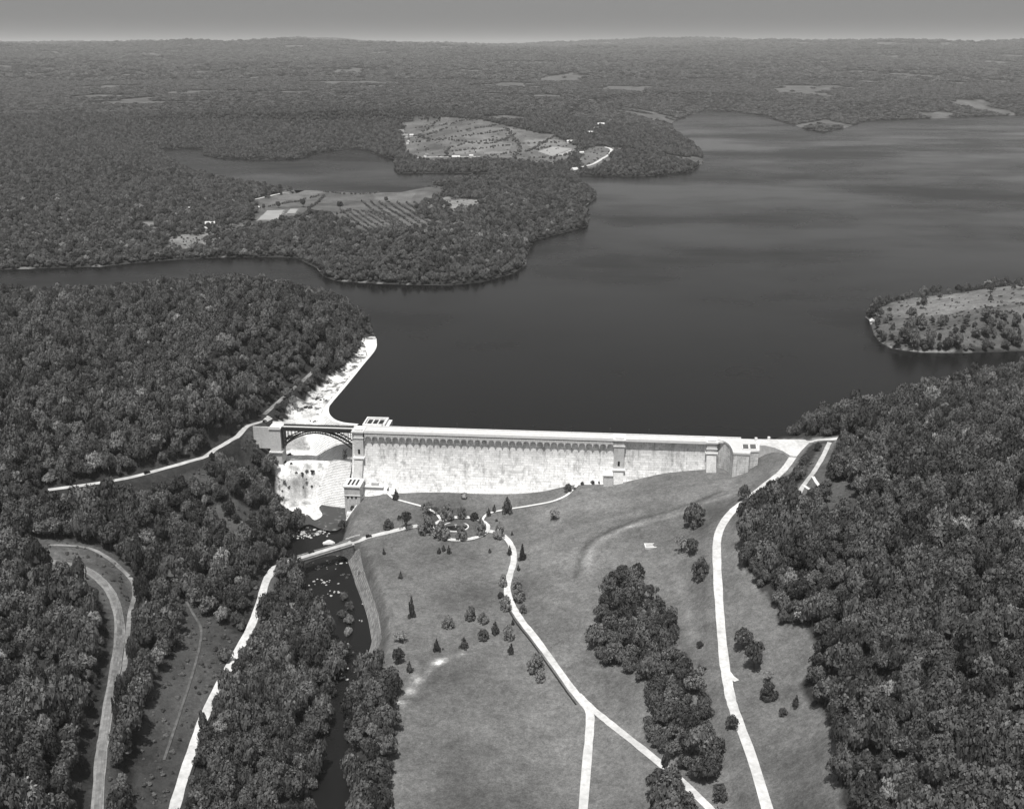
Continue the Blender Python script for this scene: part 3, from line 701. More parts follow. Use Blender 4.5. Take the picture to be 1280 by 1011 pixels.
# ------------------------------------------------------------------ steel arch bridge over the spillway
sb0, sb1 = s_at(352,t=2), -4.2
bL = sb1-sb0
br = empty('steel_arch_bridge', (D(sb0,0,0)[0],D(sb0,0,0)[1],0), DA)
tag(br, 'dark steel arch bridge carrying the road across the spillway', 'bridge')
MB().box(0,bL,-4.2,4.2,3.4,4.3).build('deck', M['steel'], br)
MB().box(0,bL,-1.6,1.6,4.303,4.42).build('roadway', M['asphalt'], br)
for y in (-4.3,4.3):
    g = MB().box(0,bL,y-.15,y+.15,2.0,5.0); g.build('edge_girder', M['steel'], br)
    rl = MB().box(0,bL,y-.08,y+.08,5.5,5.7).box(0,bL,y-.06,y+.06,4.95,5.1)
    for i in range(int(bL/2.5)+1): rl.box(i*2.5-.07,i*2.5+.07,y-.07,y+.07,4.3,5.6)
    rl.build('railing', M['steel'], br)
def az(x, c, sp): return c-(c-sp)*(2*x/bL-1)**2
for y in (-3.4,3.4):
    b = MB(); n_ = 28
    for i in range(n_):
        xa, xb = i*bL/n_, (i+1)*bL/n_
        b.beam((xa,y,az(xa,2.2,-9)),(xb,y,az(xb,2.2,-9)),.8,.85); b.beam((xa,y,az(xa,.6,-13)),(xb,y,az(xb,.6,-13)),.9,1.0)
        za, zb = (az(xa,2.2,-9), az(xb,.6,-13)) if i%2 else (az(xa,.6,-13), az(xb,2.2,-9)); b.beam((xa,y,za),(xb,y,zb),.3)
    b.build('arch_rib', M['steel'], br)
for i in range(1,20):
    x = i*bL/20; zt = az(x,2.2,-9)
    if zt > 1.8: continue
    b = MB().beam((x,-3.4,zt),(x,-3.4,3.5),.42).beam((x,3.4,zt),(x,3.4,3.5),.42).beam((x,-3.4,1.8),(x,3.4,1.8),.3); b.build('spandrel_post', M['steel'], br)
MB().box(0,1.6,-4,4,-14,3.4).build('end_post', M['steel'], br)
# left abutment
la = empty('bridge_abutment', (D(sb0,0,0)[0],D(sb0,0,0)[1],0), DA); tag(la, 'square granite abutment at the wooded end of the steel bridge', 'abutment')
MB().box(-9.5,-.05,-7,5.5,-40,4.0).build('shaft', M['pier'], la)
MB().box(-10.2,.4,-7.7,6.2,4.002,5.0).build('cap', M['white'], la)
MB().box(-10.6,.8,-8.1,0,-17,-16).build('ledge', M['white'], la)
MB().box(-10.0,-.2,-7.5,-6.8,5.003,6.3).build('parapet', M['white'], la)
MB().box(-10.0,-.2,5.3,6.0,5.003,6.3).build('parapet', M['white'], la)
MB().box(-24,-9.55,-5.4,-4.4,-14,5.4).build('wing_wall', M['pier'], la)

# ------------------------------------------------------------------ stone road bridge over the river
p0 = Vector(W(354,703.5,-49)+(0,)); p1 = Vector(W(436,679.5,-49.5)+(0,)); d = (p1-p0); L_ = d.length; ra = math.atan2(d.y,d.x)
sb = empty('river_bridge', (p0.x,p0.y,0), ra); tag(sb, 'low road bridge with pale deck over the dark river below the dam', 'bridge')
for y in (-3.6,3.0):
    b = MB(); n_ = 16; v=[]; f=[]; a0,a1 = L_*.06, L_*.94
    pr = [(-2,-66),(a0,-66)]+[(a0+(a1-a0)*i/n_, -60+8.2*math.sin(math.pi*i/n_)**.6) for i in range(n_+1)]+[(a1,-66),(L_+2,-66)]
    k = len(pr)
    for yy in (y,y+.6): v += [(x,yy,z) for x,z in pr]+[(x,yy,-49.9) for x,z in pr]
    for i in range(k-1): f += [(i,i+1,k+i+1,k+i),(2*k+i,3*k+i,3*k+i+1,2*k+i+1),(i,2*k+i,2*k+i+1,i+1)]
    mesh_obj('spandrel_wall', v, f, M['bankwall'], sb)
    MB().box(-1,L_+1,y-.05,y+.65,-49.4,-48.3).build('parapet', M['track'], sb)
MB().box(-3,L_+3,-3.9,3.9,-49.898,-49.25).build('deck', M['road2'], sb)
MB().box(-3,a0,-3,3,-66,-49.9).build('abutment', M['bankwall'], sb); MB().box(a1,L_+3,-3,3,-66,-49.9).build('abutment', M['bankwall'], sb)

# ------------------------------------------------------------------ walls
def wall_along(name, pts, label, h, th, mat, cat='wall', off=0, zb=-1.5, n=5):
    p = [Vector((q[0],q[1],0)) for q in (spline(GP(pts),n) if n else pts)]; b = MB()
    for i in range(len(p)-1):
        d_ = (p[i+1]-p[i]).normalized(); r_ = Vector((d_.y,-d_.x,0))*off
        a = p[i]+r_; c = p[i+1]+r_; za = hz(a.x,a.y)[0]; zc_ = hz(c.x,c.y)[0]
        r2 = Vector((d_.y,-d_.x,0))*th/2; k = len(b.v)
        for q,z in ((a,za),(c,zc_)):
            for s_ in (-1,1):
                for zz in (z+zb, z+h): b.v.append((q.x+s_*r2.x,q.y+s_*r2.y,zz))
        b.f += [(k+1,k+3,k+7,k+5),(k,k+1,k+5,k+4),(k+2,k+6,k+7,k+3),(k,k+2,k+3,k+1),(k+4,k+5,k+7,k+6)]
    o = b.build(name, mat); tag(o, label, cat); return o
wall_along('river_wall', [(459,614),(452,624),(445,634),(437,645),(430,656),(424,664),(420,671),(421,677)], 'thin white river wall running from the gatehouse down to the stone bridge', 1.3, .9, M['white'])
wall_along('road_wall', [(640,758),(652,778),(668,798),(690,828),(712,859),(727,879)], 'low dark wall along the left edge of the winding park road', .9, .6, M['steel'], off=3.6)
wall_along('road_wall', [(225,985),(248,915),(258,890),(275,855),(297,815),(313,785)], 'low dark wall along the right edge of the pale valley road', .9, .6, M['steel'], off=4.2)
wall_along('guard_rail', [(432,674),(440,671.5),(450,669)], 'short pale guard rail beside the road right of the stone bridge', .9, .3, M['white'], 'rail')
wall_along('guard_rail', [(341,722),(345,715),(350,709)], 'short pale guard rail beside the road left of the stone bridge', .9, .3, M['white'], 'rail')
# sloping bank wall of the gorge
top = GP([(450,686),(453,705),(462,735),(472,765),(477,795),(476,802),(468,822),(462,838)])
bot = [W(x,y,-63.5) for x,y in [(432,697),(437,712),(447,738),(458,768),(464,797),(464,806),(458,824),(450,842)]]
tp = spline(top,5); bt = spline(bot,5); v=[]; f=[]
for a,b_ in zip(tp,bt):
    za = hz(a[0],a[1])[0]+.35
    for j in range(5):
        t = j/4; q = (a[0]*(1-t)+b_[0]*t, a[1]*(1-t)+b_[1]*t); zz = za*(1-t)+(-62.8)*t
        v.append((q[0],q[1],max(zz, hz(q[0],q[1])[0]+.3)))
for i in range(len(tp)-1):
    for j in range(4): k=i*5+j; f.append((k,k+1,k+6,k+5))
o = mesh_obj('bank_wall', v, f, M['bankwall'], smooth=False); tag(o, 'sloping grey rubble stone wall along the right bank of the river', 'wall')
# inner kerb of the circle and the little slab on the lawn
kerb = [(cc[0]+13.5*math.cos(t), cc[1]+10.5*math.sin(t)) for t in np.linspace(0,2*math.pi,33)]
fb = empty('fountain_basin', (cc[0]-3.5,cc[1]+2.5,hz(*cc)[0])); tag(fb, 'round fountain basin with pale rim in the middle of the circular drive', 'fountain')
b = MB(); 
for i in range(32):
    t0,t1 = 2*math.pi*i/32, 2*math.pi*(i+1)/32; b.beam((10*math.cos(t0),8*math.sin(t0),.4),(10*math.cos(t1),8*math.sin(t1),.4),.9,1.0)
b.build('rim', M['white'], fb)
MB().prism([(9.6*math.cos(t),7.6*math.sin(t)) for t in np.linspace(0,2*math.pi,33)[:-1]], -1, .35).build('basin_water', M['river'], fb)
MB().beam((0,0,0),(0,0,2.2),.8).beam((0,0,2.2),(0,0,2.6),2.0,.4).build('jet_pedestal', M['pier'], fb)
q = G(814,682.5); sl_ = empty('stone_slab', (q[0],q[1],hz(*q)[0])); tag(sl_, 'small pale framed rectangle lying alone on the right slope of the lawn', 'foundation')
MB().box(-4.2,4.2,-2.6,2.6,-.8,.45).build('slab', M['road2'], sl_)
fr_ = MB().box(-4.8,4.8,-3.2,-2.4,-.8,.8).box(-4.8,4.8,2.4,3.2,-.8,.8).box(-4.8,-4.0,-2.4,2.4,-.8,.8).box(4.0,4.8,-2.4,2.4,-.8,.8); fr_.build('frame', M['white'], sl_)
# rails
for s_ in (-1,1):
    pass
rt = empty('railway_track', (0,0,0)); tag(rt, 'single railway track curving along its gravel bed at the left', 'railway')
for s_ in (-.75,.75):
    p = R['railway_bed']['p']; pts = []
    for i in range(len(p)):
        a = Vector(p[max(i-1,0)]); c = Vector(p[min(i+1,len(p)-1)]); dd_ = (c-a).normalized(); q = Vector(p[i])+Vector((dd_.y,-dd_.x))*(s_-1.2); pts.append((q.x,q.y))
    ribbon('rail', pts, .16, M['railsteel'], lift=.62, parent=rt, k=1)
ribbon('sleeper_bed', [((Vector(p[i])+Vector((Vector(p[min(i+1,len(p)-1)])-Vector(p[max(i-1,0)])).normalized().yx)*0)[:]) for i in range(len(p))], 2.9, M['track'], lift=.55, parent=rt, k=2)

# ------------------------------------------------------------------ tree kinds
def leaf_cloud(puffs, nleaf, size, seed, squash=1.0, up=.75):
    r = np.random.default_rng(seed); P = np.array(puffs); wts = P[:,3]**2; k = r.choice(len(P), nleaf, p=wts/wts.sum())
    dv = r.normal(size=(nleaf,3)); dv[:,2] += up; dv /= np.linalg.norm(dv,axis=1)[:,None]
    rad = P[k,3]*(r.random(nleaf)*.35+.75); c = P[k,:3]+dv*rad[:,None]*np.array([1,1,squash])+r.normal(size=(nleaf,3))*.028
    nrm = dv+r.normal(size=(nleaf,3))*.34; nrm /= np.linalg.norm(nrm,axis=1)[:,None]
    a = np.cross(nrm, r.normal(size=(nleaf,3))); a /= np.linalg.norm(a,axis=1)[:,None]; b = np.cross(nrm,a)
    s = size*(.6+.8*r.random(nleaf))[:,None]
    v = np.stack([c+a*s, c+b*s*.8, c-a*s, c-b*s*.8],1).reshape(-1,3)
    return v
def core(verts, faces, cx, cz, rx, rz):
    n = len(verts); 
    verts.append((cx,0,cz-rz))
    for i in range(1,4):
        ph = math.pi*i/4
        for j in range(7): verts.append((cx+rx*math.sin(ph)*math.cos(j*2*math.pi/7), rx*math.sin(ph)*math.sin(j*2*math.pi/7), cz-rz*math.cos(ph)))
    verts.append((cx,0,cz+rz)); t = n+22
    for j in range(7):
        k = (j+1)%7; faces.append((n,n+1+k,n+1+j)); faces.append((t,n+15+j,n+15+k))
        for i in range(2): a=n+1+i*7; faces.append((a+j,a+k,a+7+k,a+7+j))
def crown_mesh(name, kind, seed, nleaf, size, mat):
    r = random.Random(seed); puffs = []
    if kind == 'round':
        for i in range(17):
            th = r.uniform(0,2*math.pi); zz = r.uniform(-.35,1); q = math.sqrt(max(0,1-min(zz,1)**2))*r.uniform(.75,1.0)
            pr = r.uniform(.24,.42); puffs.append((.70*q*math.cos(th)*r.uniform(.9,1.15),.70*q*math.sin(th),.58+.32*zz*r.uniform(.8,1.2),pr*.92))
        puffs.append((0,0,.72,.5)); sq = .6; cores = (0,.54,.56,.2)
    elif kind == 'spread':
        for i in range(16):
            th = r.uniform(0,2*math.pi); q = r.uniform(.2,.85); puffs.append((q*math.cos(th),q*math.sin(th),.72+.18*(1-q)+r.uniform(-.1,.05),r.uniform(.16,.34)))
        sq = .5; cores = (0,.68,.42,.14)
    elif kind == 'dome':      # clipped park tree, low skirt
        for i in range(26):
            zz = r.uniform(.0,.95); th = i*2.4+r.uniform(-.4,.4); q = (1-abs(zz-.32)**1.6*1.9)*.74; pr = r.uniform(.15,.30)
            puffs.append((q*math.cos(th),q*math.sin(th),.10+zz*.78,pr))
        sq = .6; cores = (0,.40,.42,.28)
    elif kind == 'cone':
        for i in range(30):
            zz = (i+.5)/30; th = i*2.4+r.uniform(-.5,.5); q = (1-zz**1.4)*.68*r.uniform(.5,1.25); puffs.append((q*math.cos(th),q*math.sin(th),.05+zz*.88,(.10+.22*(1-zz))*r.uniform(.7,1.25)))
        sq = .35; cores = (0,.32,.5,.3)
    else:                      # bush
        for i in range(7):
            th = r.uniform(0,2*math.pi); q = r.uniform(0,.6); puffs.append((q*math.cos(th),q*math.sin(th),.35+r.uniform(-.1,.2),r.uniform(.3,.5)))
        sq = .8; cores = (0,.35,.6,.3)
    v = leaf_cloud(puffs, nleaf, size, seed, sq).tolist()
    f = [(4*i,4*i+1,4*i+2,4*i+3) for i in range(nleaf)]
    core(v, f, cores[0], cores[1], cores[2], cores[3])
    me = bpy.data.meshes.new(name); me.from_pydata(v,[],f); me.materials.append(mat); me.update(); return me
def trunk_mesh(h, r0):
    v=[]; f=[]; n=6
    for k,(z,rr) in enumerate(((-.06,1.25),(0.05,1),(h*.5,.75),(h,.4))):
        for j in range(n): v.append((r0*rr*math.cos(j*2*math.pi/n), r0*rr*math.sin(j*2*math.pi/n), z))
    for k in range(3):
        for j in range(n): a=k*n+j; b=k*n+(j+1)%n; f.append((a,b,b+n,a+n))
    for th in (0.4,2.5,4.4):      # limbs
        k = len(v); c,s_ = math.cos(th), math.sin(th)
        v += [(0,0,h*.55),(0,0,h*.68),(.38*c,.38*s_,h+.08),(.36*c+.03*s_,.36*s_-.03*c,h+.10)]; f += [(k,k+1,k+2),(k+1,k+3,k+2),(k,k+3,k+1)]
    me = bpy.data.meshes.new('trunk'); me.from_pydata(v,[],f); me.materials.append(M['bark']); me.update(); return me
CM = {}
for kd, cnt, nl, sz in (('round',6,1000,.082),('spread',2,420,.085),('dome',4,1500,.075),('cone',3,650,.09),('bush',2,260,.16)):
    for mt in (('leaf','leaf_pale','leaf_dark') if kd == 'round' else ('leaf','leaf_pale') if kd=='bush' else ('leaf_dark','leaf') if kd=='cone' else ('leaf_lawn','leaf','leaf_dark') if kd=='dome' else ('leaf','leaf_pale')):
        CM[kd,mt] = [crown_mesh('crown', kd, 100+i+hash_ , nl, sz, M[mt]) for i in range(cnt) for hash_ in (len(CM)*10,)]
TM = trunk_mesh(.55,.07); TMs = trunk_mesh(.3,.05)
def tree(name, x, y, wd, ht, kind, mat, label, cat, group=None, var=None, sink=.25):
    z = hz(x,y)[0]-sink; o = empty(name, (x,y,z), random.uniform(0,6.28)); tag(o, label, cat, group)
    ms = CM[kind,mat]; c = bpy.data.objects.new('crown', ms[random.randrange(len(ms)) if var is None else var]); C.objects.link(c); c.parent = o; c.scale = (wd/2,wd/2,ht)
    if kind != 'bush':
        t = bpy.data.objects.new('trunk', TM if kind in ('round','spread') else TMs); C.objects.link(t); t.parent = o; t.scale = (wd/2,wd/2,ht)
    return o
# park trees one by one: photo x, photo y of the foot, crown width px, height/width, kind, leaf, name, label
PT = [
 (580,624,11,.9,'bush','leaf_pale','pale_bush','pale loose bush against the foot of the dam face'),
 (508,662,20,1.1,'spread','leaf','shade_tree','dark spreading tree above the road just left of the circle trees'),
 (485,662,13,1.1,'dome','leaf','park_tree','small dark rounded tree on the lawn above the road, left of the spreading tree'),
 (533,667,21,1.15,'dome','leaf_lawn','park_tree','large rounded tree at the left entry of the circular drive'),
 (552,674,20,1.15,'dome','leaf_lawn','park_tree','large rounded tree on the near left rim of the circular drive'),
 (577,675,15,1.25,'dome','leaf_lawn','park_tree','rounded tree on the near rim of the circle in front of the basin'),
 (534,645,17,1.0,'spread','leaf','shade_tree','dark loose tree beside the thin left path above the circle'),
 (544,644,10,1.1,'spread','leaf','shade_tree','smaller dark loose tree between the left path and the back rim of the circle'),
 (559,650,17,1.2,'dome','leaf_lawn','park_tree','rounded tree on the far left rim of the circular drive'),
 (577,648,12,1.4,'dome','leaf_lawn','park_tree','narrow rounded tree behind the middle of the circular drive'),
 (593,650,11,1.0,'dome','leaf','park_tree','low dark tree on the far right rim of the circular drive'),
 (601,670,13,1.9,'dome','leaf_lawn','park_tree','tall narrow tree on the right rim of the circular drive'),
 (611,645,7,1.6,'cone','leaf_dark','conifer','slender dark conifer beside the right path near the circle'),
 (618,640,6,1.7,'cone','leaf_dark','conifer','slender dark conifer just above the right path, farther from the circle'),
 (634,641,15,1.35,'cone','leaf','conifer','broad bright cone shaped tree standing on the right path'),
 (624,673,15,1.35,'dome','leaf_lawn','park_tree','rounded tree at the bend where the park road leaves the circle'),
 (620,652,5,1.0,'bush','leaf','bush','tiny dark bush above the bend of the park road'),
 (692,650,17,.75,'spread','leaf_pale','thin_tree','thin wide pale tree alone on the lawn below the right path'),
 (549,692,6,1.5,'cone','leaf_dark','small_conifer','left one of three little dark conifers below the circle'),
 (554.5,689,6,1.5,'cone','leaf_dark','small_conifer','middle and farthest one of three little dark conifers below the circle'),
 (561,692,7,1.6,'cone','leaf_dark','small_conifer','right one of three little dark conifers below the circle'),
 (612,691,5,1.2,'cone','leaf_dark','small_conifer','tiny sapling alone on the lawn inside the bend of the park road'),
 (640,669,4,1.5,'cone','leaf','small_conifer','tiny pale conifer on the lawn right of the park road bend'),
 (637,694,7,1.9,'cone','leaf_dark','conifer','slim dark conifer on the inner side of the park road bend'),
 (653,700,10,2.1,'cone','leaf','conifer','tall slim conifer on the outer side of the park road bend'),
 (648,713,5,1.6,'cone','leaf_dark','small_conifer','little dark conifer on the right verge halfway down the park road'),
 (629,733,11,1.5,'dome','leaf_lawn','park_tree','rounded tree on the left verge, highest of those at the narrow of the park road'),
 (646,735,13,1.2,'dome','leaf_lawn','park_tree','rounded tree on the right verge at the narrow of the park road'),
 (649,752,15,1.3,'dome','leaf_lawn','park_tree','dark skirted rounded tree on the right verge below the narrow of the park road'),
 (626,748,8,1.2,'dome','leaf','park_tree','small dark tree tucked behind the large left verge tree'),
 (632,763,15,1.4,'dome','leaf_lawn','park_tree','large rounded tree on the left verge of the park road'),
 (654,766,9,1.3,'dome','leaf','park_tree','lowest small tree on the right verge of the park road'),
 (588,775,15,1.3,'dome','leaf_lawn','park_tree','larger and middle one of the three bright trees in the lower lawn'),
 (560,785,15,1.15,'dome','leaf_lawn','park_tree','leftmost round bright tree in the lower lawn'),
 (604,779,13,1.1,'dome','leaf_lawn','park_tree','rightmost low bright tree of three in the lower lawn'),
 (619,793,12,1.5,'cone','leaf_dark','conifer','dark pointed conifer between two bright trees in the lower lawn'),
 (604,800,14,1.1,'dome','leaf','park_tree','low rounded tree left of the dark pointed conifer in the lower lawn'),
 (636,800,15,1.4,'dome','leaf_lawn','park_tree','bright tree right of the dark pointed conifer, nearest the park road'),
 (641,781,5,1.7,'cone','leaf_dark','small_conifer','thin dark conifer close to the left side of the park road'),
 (639,817,10,1.4,'cone','leaf','conifer','dark cone shaped tree below the bright one beside the park road'),
 (546,814,10,1.7,'cone','leaf','conifer','narrow dark tree at the head of the sandy scar'),
 (554,812,4,1.0,'bush','leaf','bush','tiny bush right of the narrow dark tree by the sandy scar'),
 (580,811,13,1.2,'cone','leaf_dark','conifer','broad dark conifer at the right end of the sandy scar'),
 (670,841,21,1.3,'dome','leaf_lawn','park_tree','largest bright rounded tree close beside the lower park road'),
 (676,852,13,1.2,'dome','leaf_lawn','park_tree','smaller bright tree touching the largest one beside the lower park road'),
 (710,615,10,1.2,'dome','leaf','park_tree','small dark round tree beside the upper end of the right path'),
 (717,612,6,.8,'bush','leaf','bush','low dark bush left of the path end at the dam foot'),
 (728,606,6,.9,'bush','leaf','bush','dark bush right of the path end at the dam foot'),
 (741,605,8,.8,'bush','leaf','bush','pair width dark bush at the dam foot midway to the annex'),
 (749,605,5,1.0,'bush','leaf','bush','round dark bush at the dam foot nearer the annex'),
 (763,606,7,.9,'bush','leaf','bush','dark bush in front of the annex beside the middle pier'),
 (495,625,9,1.6,'cone','leaf_dark','conifer','dark pointed conifer on the thin left path below the dam'),
 (486,615,7,1.1,'bush','leaf','bush','round dark bush right of the top of the left path'),
 (478,614,8,1.0,'bush','leaf','bush','round dark bush left of the top of the left path'),
 (467,612,9,.7,'bush','leaf','bush','low wide bush against the wing wall of the gatehouse'),
 (460,616,6,1.0,'bush','leaf','bush','small dark bush at the right corner of the gatehouse'),
 (428,661,11,1.1,'dome','leaf_dark','park_tree','round dark tree on the white river wall'),
 (441,638,7,1.0,'dome','leaf_dark','park_tree','small dark tree on the river wall near the pool'),
 (480,693,5,1.8,'cone','leaf_dark','small_conifer','tiny dark conifer below the road right of the stone bridge'),
 (501,723,7,1.4,'cone','leaf','small_conifer','small loose conifer alone on the left lawn'),
 (515,772,11,2.6,'cone','leaf_dark','conifer','tall tapering dark conifer alone on the left lawn'),
 (500,804,19,.75,'spread','leaf_pale','thin_tree','pale loose tree with a dark shadow above the bank thicket'),
 (498,830,17,1.2,'round','leaf','bank_tree','dark tree next below the pale loose tree by the river bank'),
 (512,840,10,1.5,'cone','leaf_dark','conifer','dark pointed tree at the left end of the sandy scar'),
 (492,872,25,1.2,'round','leaf','bank_tree','big bright crowned tree standing clear at the left of the sandy scar'),
 (868,658,28,1.15,'dome','leaf','hill_tree','big full tree alone on the slope near the right road, highest of its row'),
 (852,690,20,1.0,'spread','leaf_pale','thin_tree','pale wide tree casting a strong shadow below the big full tree'),
 (865,694,19,1.1,'round','leaf_dark','hill_tree','very dark tree touching the pale wide one on the right slope'),
 (876,724,22,1.3,'dome','leaf','hill_tree','full dark tree nearest the left edge of the right road'),
 (814,751,19,1.1,'spread','leaf','shade_tree','dark flat crowned tree just above the long grove'),
 (875,809,9,1.0,'dome','leaf','park_tree','small dark tree left of the right road halfway down'),
 (877,841,15,.9,'dome','leaf_lawn','park_tree','pale round tree beside the right road below the small dark one'),
 (929,812,26,1.0,'round','leaf','hill_tree','rough crowned tree right of the right road, upper left of a pair'),
 (943,838,30,1.2,'round','leaf_dark','hill_tree','very large dark tree right of the right road, lower right of a pair'),
 (961,874,21,1.1,'dome','leaf_dark','hill_tree','round dark tree below the large dark pair'),
 (960,852,16,.9,'spread','leaf_pale','thin_tree','small pale tree just behind the round dark tree of the right meadow'),
 (979,894,11,1.0,'dome','leaf','park_tree','small bush like tree in the bottom right meadow'),
 (995,884,10,1.7,'cone','leaf_dark','conifer','narrow dark tree at the meadow edge bottom right'),
 (915,912,18,1.0,'round','leaf','hill_tree','dark tree standing over the end of the right road at the bottom'),
 (930,628,17,1.2,'round','leaf','hill_tree','leafy tree overhanging the right road where it bends'),
 (277,781,17,1.4,'round','leaf_pale','pale_tree','bright flowering tree beside the left meadow near the pale road'),
 (196,836,28,1.0,'round','leaf_pale','pale_tree','pale broad tree among dark ones left of the meadow'),
 (282,828,20,1.0,'round','leaf','bank_tree','lone dark tree on the left verge of the valley road'),
 (933,640,14,1.2,'round','leaf','hill_tree','lower tree overhanging the right road at its bend'),
 (977,762,8,1.8,'cone','leaf_dark','conifer','thin dark conifer at the point of the right wood'),
 (430,752,12,1.0,'round','leaf','river_tree','rounded tree in the river bed just below the stone bridge'),
 (437,765,14,1.0,'round','leaf','river_tree','second rounded tree in the river bed, beside the bank wall'),
 (436,782,14,1.0,'round','leaf_pale','river_tree','paler rounded tree of the clump on the river island'),
 (428,774,13,1.0,'round','leaf','river_tree','left rounded tree of the clump on the river island'),
 (436,796,14,.9,'round','leaf_pale','river_tree','lowest pale bush tree at the tail of the river island'),
 (688,201,4,1.2,'round','leaf_dark','field_tree','far dark round tree, left one of a pair below the pale field'),
 (693,201,4,1.2,'round','leaf_dark','field_tree','far dark round tree, right one of a pair below the pale field'),
 (425,262,9,1.1,'round','leaf_dark','field_tree','dark lone tree in the far farm field left of the orchard'),
 (330,262,6,1.1,'round','leaf_dark','field_tree','left dark tree behind the pale barley field'),
 (348,260,7,1.1,'round','leaf_dark','field_tree','middle dark tree behind the pale barley field'),
 (379,259,8,1.1,'round','leaf_dark','field_tree','dark tree between the two far lanes right of the pale field'),
 (483,253,6,1.1,'round','leaf_dark','field_tree','lone dark tree at the top edge of the orchard'),
]
placed = []
for x,y,wp_,hr,kd,mt,nm,lb in PT:
    q = G(x,y); z = hz(*q)[0]; wm = wp_*slant(q[0],q[1],z)/F*(1.14 if kd=='dome' else 1.1 if kd=='cone' else 1.0); hr = hr*(.86 if kd=='dome' else .95)
    
    cat = 'bush' if kd == 'bush' else 'conifer' if kd == 'cone' else 'tree'
    tree(nm, q[0], q[1]+wm*.10, wm, wm*hr*1.05, kd, mt, lb, cat, 'trees and shrubs of the park and fields', sink=.35); placed.append((q[0],q[1],wm/2))

# ------------------------------------------------------------------ woodland: candidate sites
grove = GP([(766,716),(794,716),(801,725),(798,740),(806,750),(800,757),(826,765),(842,775),(843,805),(858,825),(862,850),(878,880),(888,905),(900,1000),(900,1060),(820,1060),(812,913),(812,890),(806,862),(790,850),(775,832),(755,830),(742,812),(741,790),(744,775),(756,765),(755,740),(762,720)])
river_grove = GP([(462,846),(478,838),(486,850),(494,880),(492,913),(480,1060),(430,1060),(436,913),(440,880),(450,860)])
notree = [clr[k][0] for k in ('main','gorge_bank','track_side','left_meadow','roadside','railway','east_meadow','farm','barley','barley_small','quarry','clearing','pasture','upland','upland_west','oat_field','point_field')]
sparse = [(clr[k][0],pr) for k,pr in (('scrub',.25),('glade',.3),('east_point',.04),('east_point_low',.22),('bank_strip',.4),('low_pasture',.35))]
def sites(y0, y1, sp, fov=.66):
    ymax = y1; xm = (y1+250)*fov
    gx = np.arange(-xm,xm,sp); gy = np.arange(y0,y1,sp*.9); X,Y = np.meshgrid(gx,gy); X = X+(np.arange(len(gy))%2)[:,None]*sp*.5
    X = X+rng.uniform(-.38,.38,X.shape)*sp; Y = Y+rng.uniform(-.38,.38,Y.shape)*sp
    X = X.ravel(); Y = Y.ravel(); k = (np.abs(X) < (Y+250)*fov); X=X[k]; Y=Y[k]
    Z = hz(X,Y); ok = np.ones(len(X),bool)
    inw = pip(X,Y,w1)|pip(X,Y,lk); ok &= ~inw
    ok &= ~farclear(X,Y)
    if y0 < 6000:
        am_ = np.where(Y>1500,38,5); Xj = X+am_*vnoise(X,Y,25,51)+am_*.6*vnoise(X,Y,9,52); Yj = Y+am_*1.3*vnoise(X,Y,25,53)
        for p in notree: ok &= ~(pip(Xj,Yj,p)|((Y>1500)&pip(Xj,Yj+34,p)))
        g = pip(X,Y,grove)|pip(X,Y,river_grove); ok |= g
        for p,pr in sparse: ok &= ~(pip(X,Y,p)&(rng.random(len(X)) > pr))
        for kk, r in R.items():
            P = np.array(r['p']); m = (X>P[:,0].min()-15)&(X<P[:,0].max()+15)&(Y>P[:,1].min()-35)&(Y<P[:,1].max()+15)
            if m.any(): dd_ = pldist(X[m],Y[m],r['p']); ok[m] &= dd_ > r['w']/2+(2.6 if r['w']>3 else 1.6)
            if m.any() and kk in ('hillside_road','valley_road','ridge_road','railway_bed','east_track','east_shore_road','east_loop_path','north_farm_road','point_road','bank_path'):
                for off in ((6,12,18) if kk in ('hillside_road','ridge_road','east_shore_road') else (6,12)):
                    dd_ = pldist(X[m],Y[m]+off*(1.6 if kk in ('north_farm_road','point_road') else 1),r['p']); ok[m] &= dd_ > r['w']/2+.5
        m = (Y<1120)&(X>-330)&(X<60)
        if m.any():
            dd_, zc = pldist(X[m],Y[m],chp,chz_); _, hc = pldist(X[m],Y[m],chp,chh_)
            xc_ = np.interp(-Y[m],[-p[1] for p in chp],[p[0] for p in chp]); ok[m] &= dd_ > np.where(zc>-61, hc+3, np.where((X[m]<xc_)&(Y[m]<690), hc*.55, hc*.92))
        ok &= ~pip(X,Y+3,pz)&~pip(X,Y+12,pz)
        m = (Y<1120); dd_ = pldist(X[m],Y[m],MAN+[W(1003,550,5)]); ok[m] &= dd_ > 9
        # keep clear of the built things round the dam
        s_ = (X-A.x)*ux.x+(Y-A.y)*ux.y; t_ = (X-A.x)*ux.y-(Y-A.y)*ux.x
        ok &= ~((s_>-85)&(s_<DL+75)&(t_<42)&(t_>-9)&(s_>-64))
        ok &= ~((s_>-92)&(s_<-60)&(t_<14)&(t_>-9))
        for px_,py_,rr in placed: ok &= (X-px_)**2+(Y-py_)**2 > (rr+1.5)**2
    return X[ok],Y[ok],Z[ok]
all_pts = []
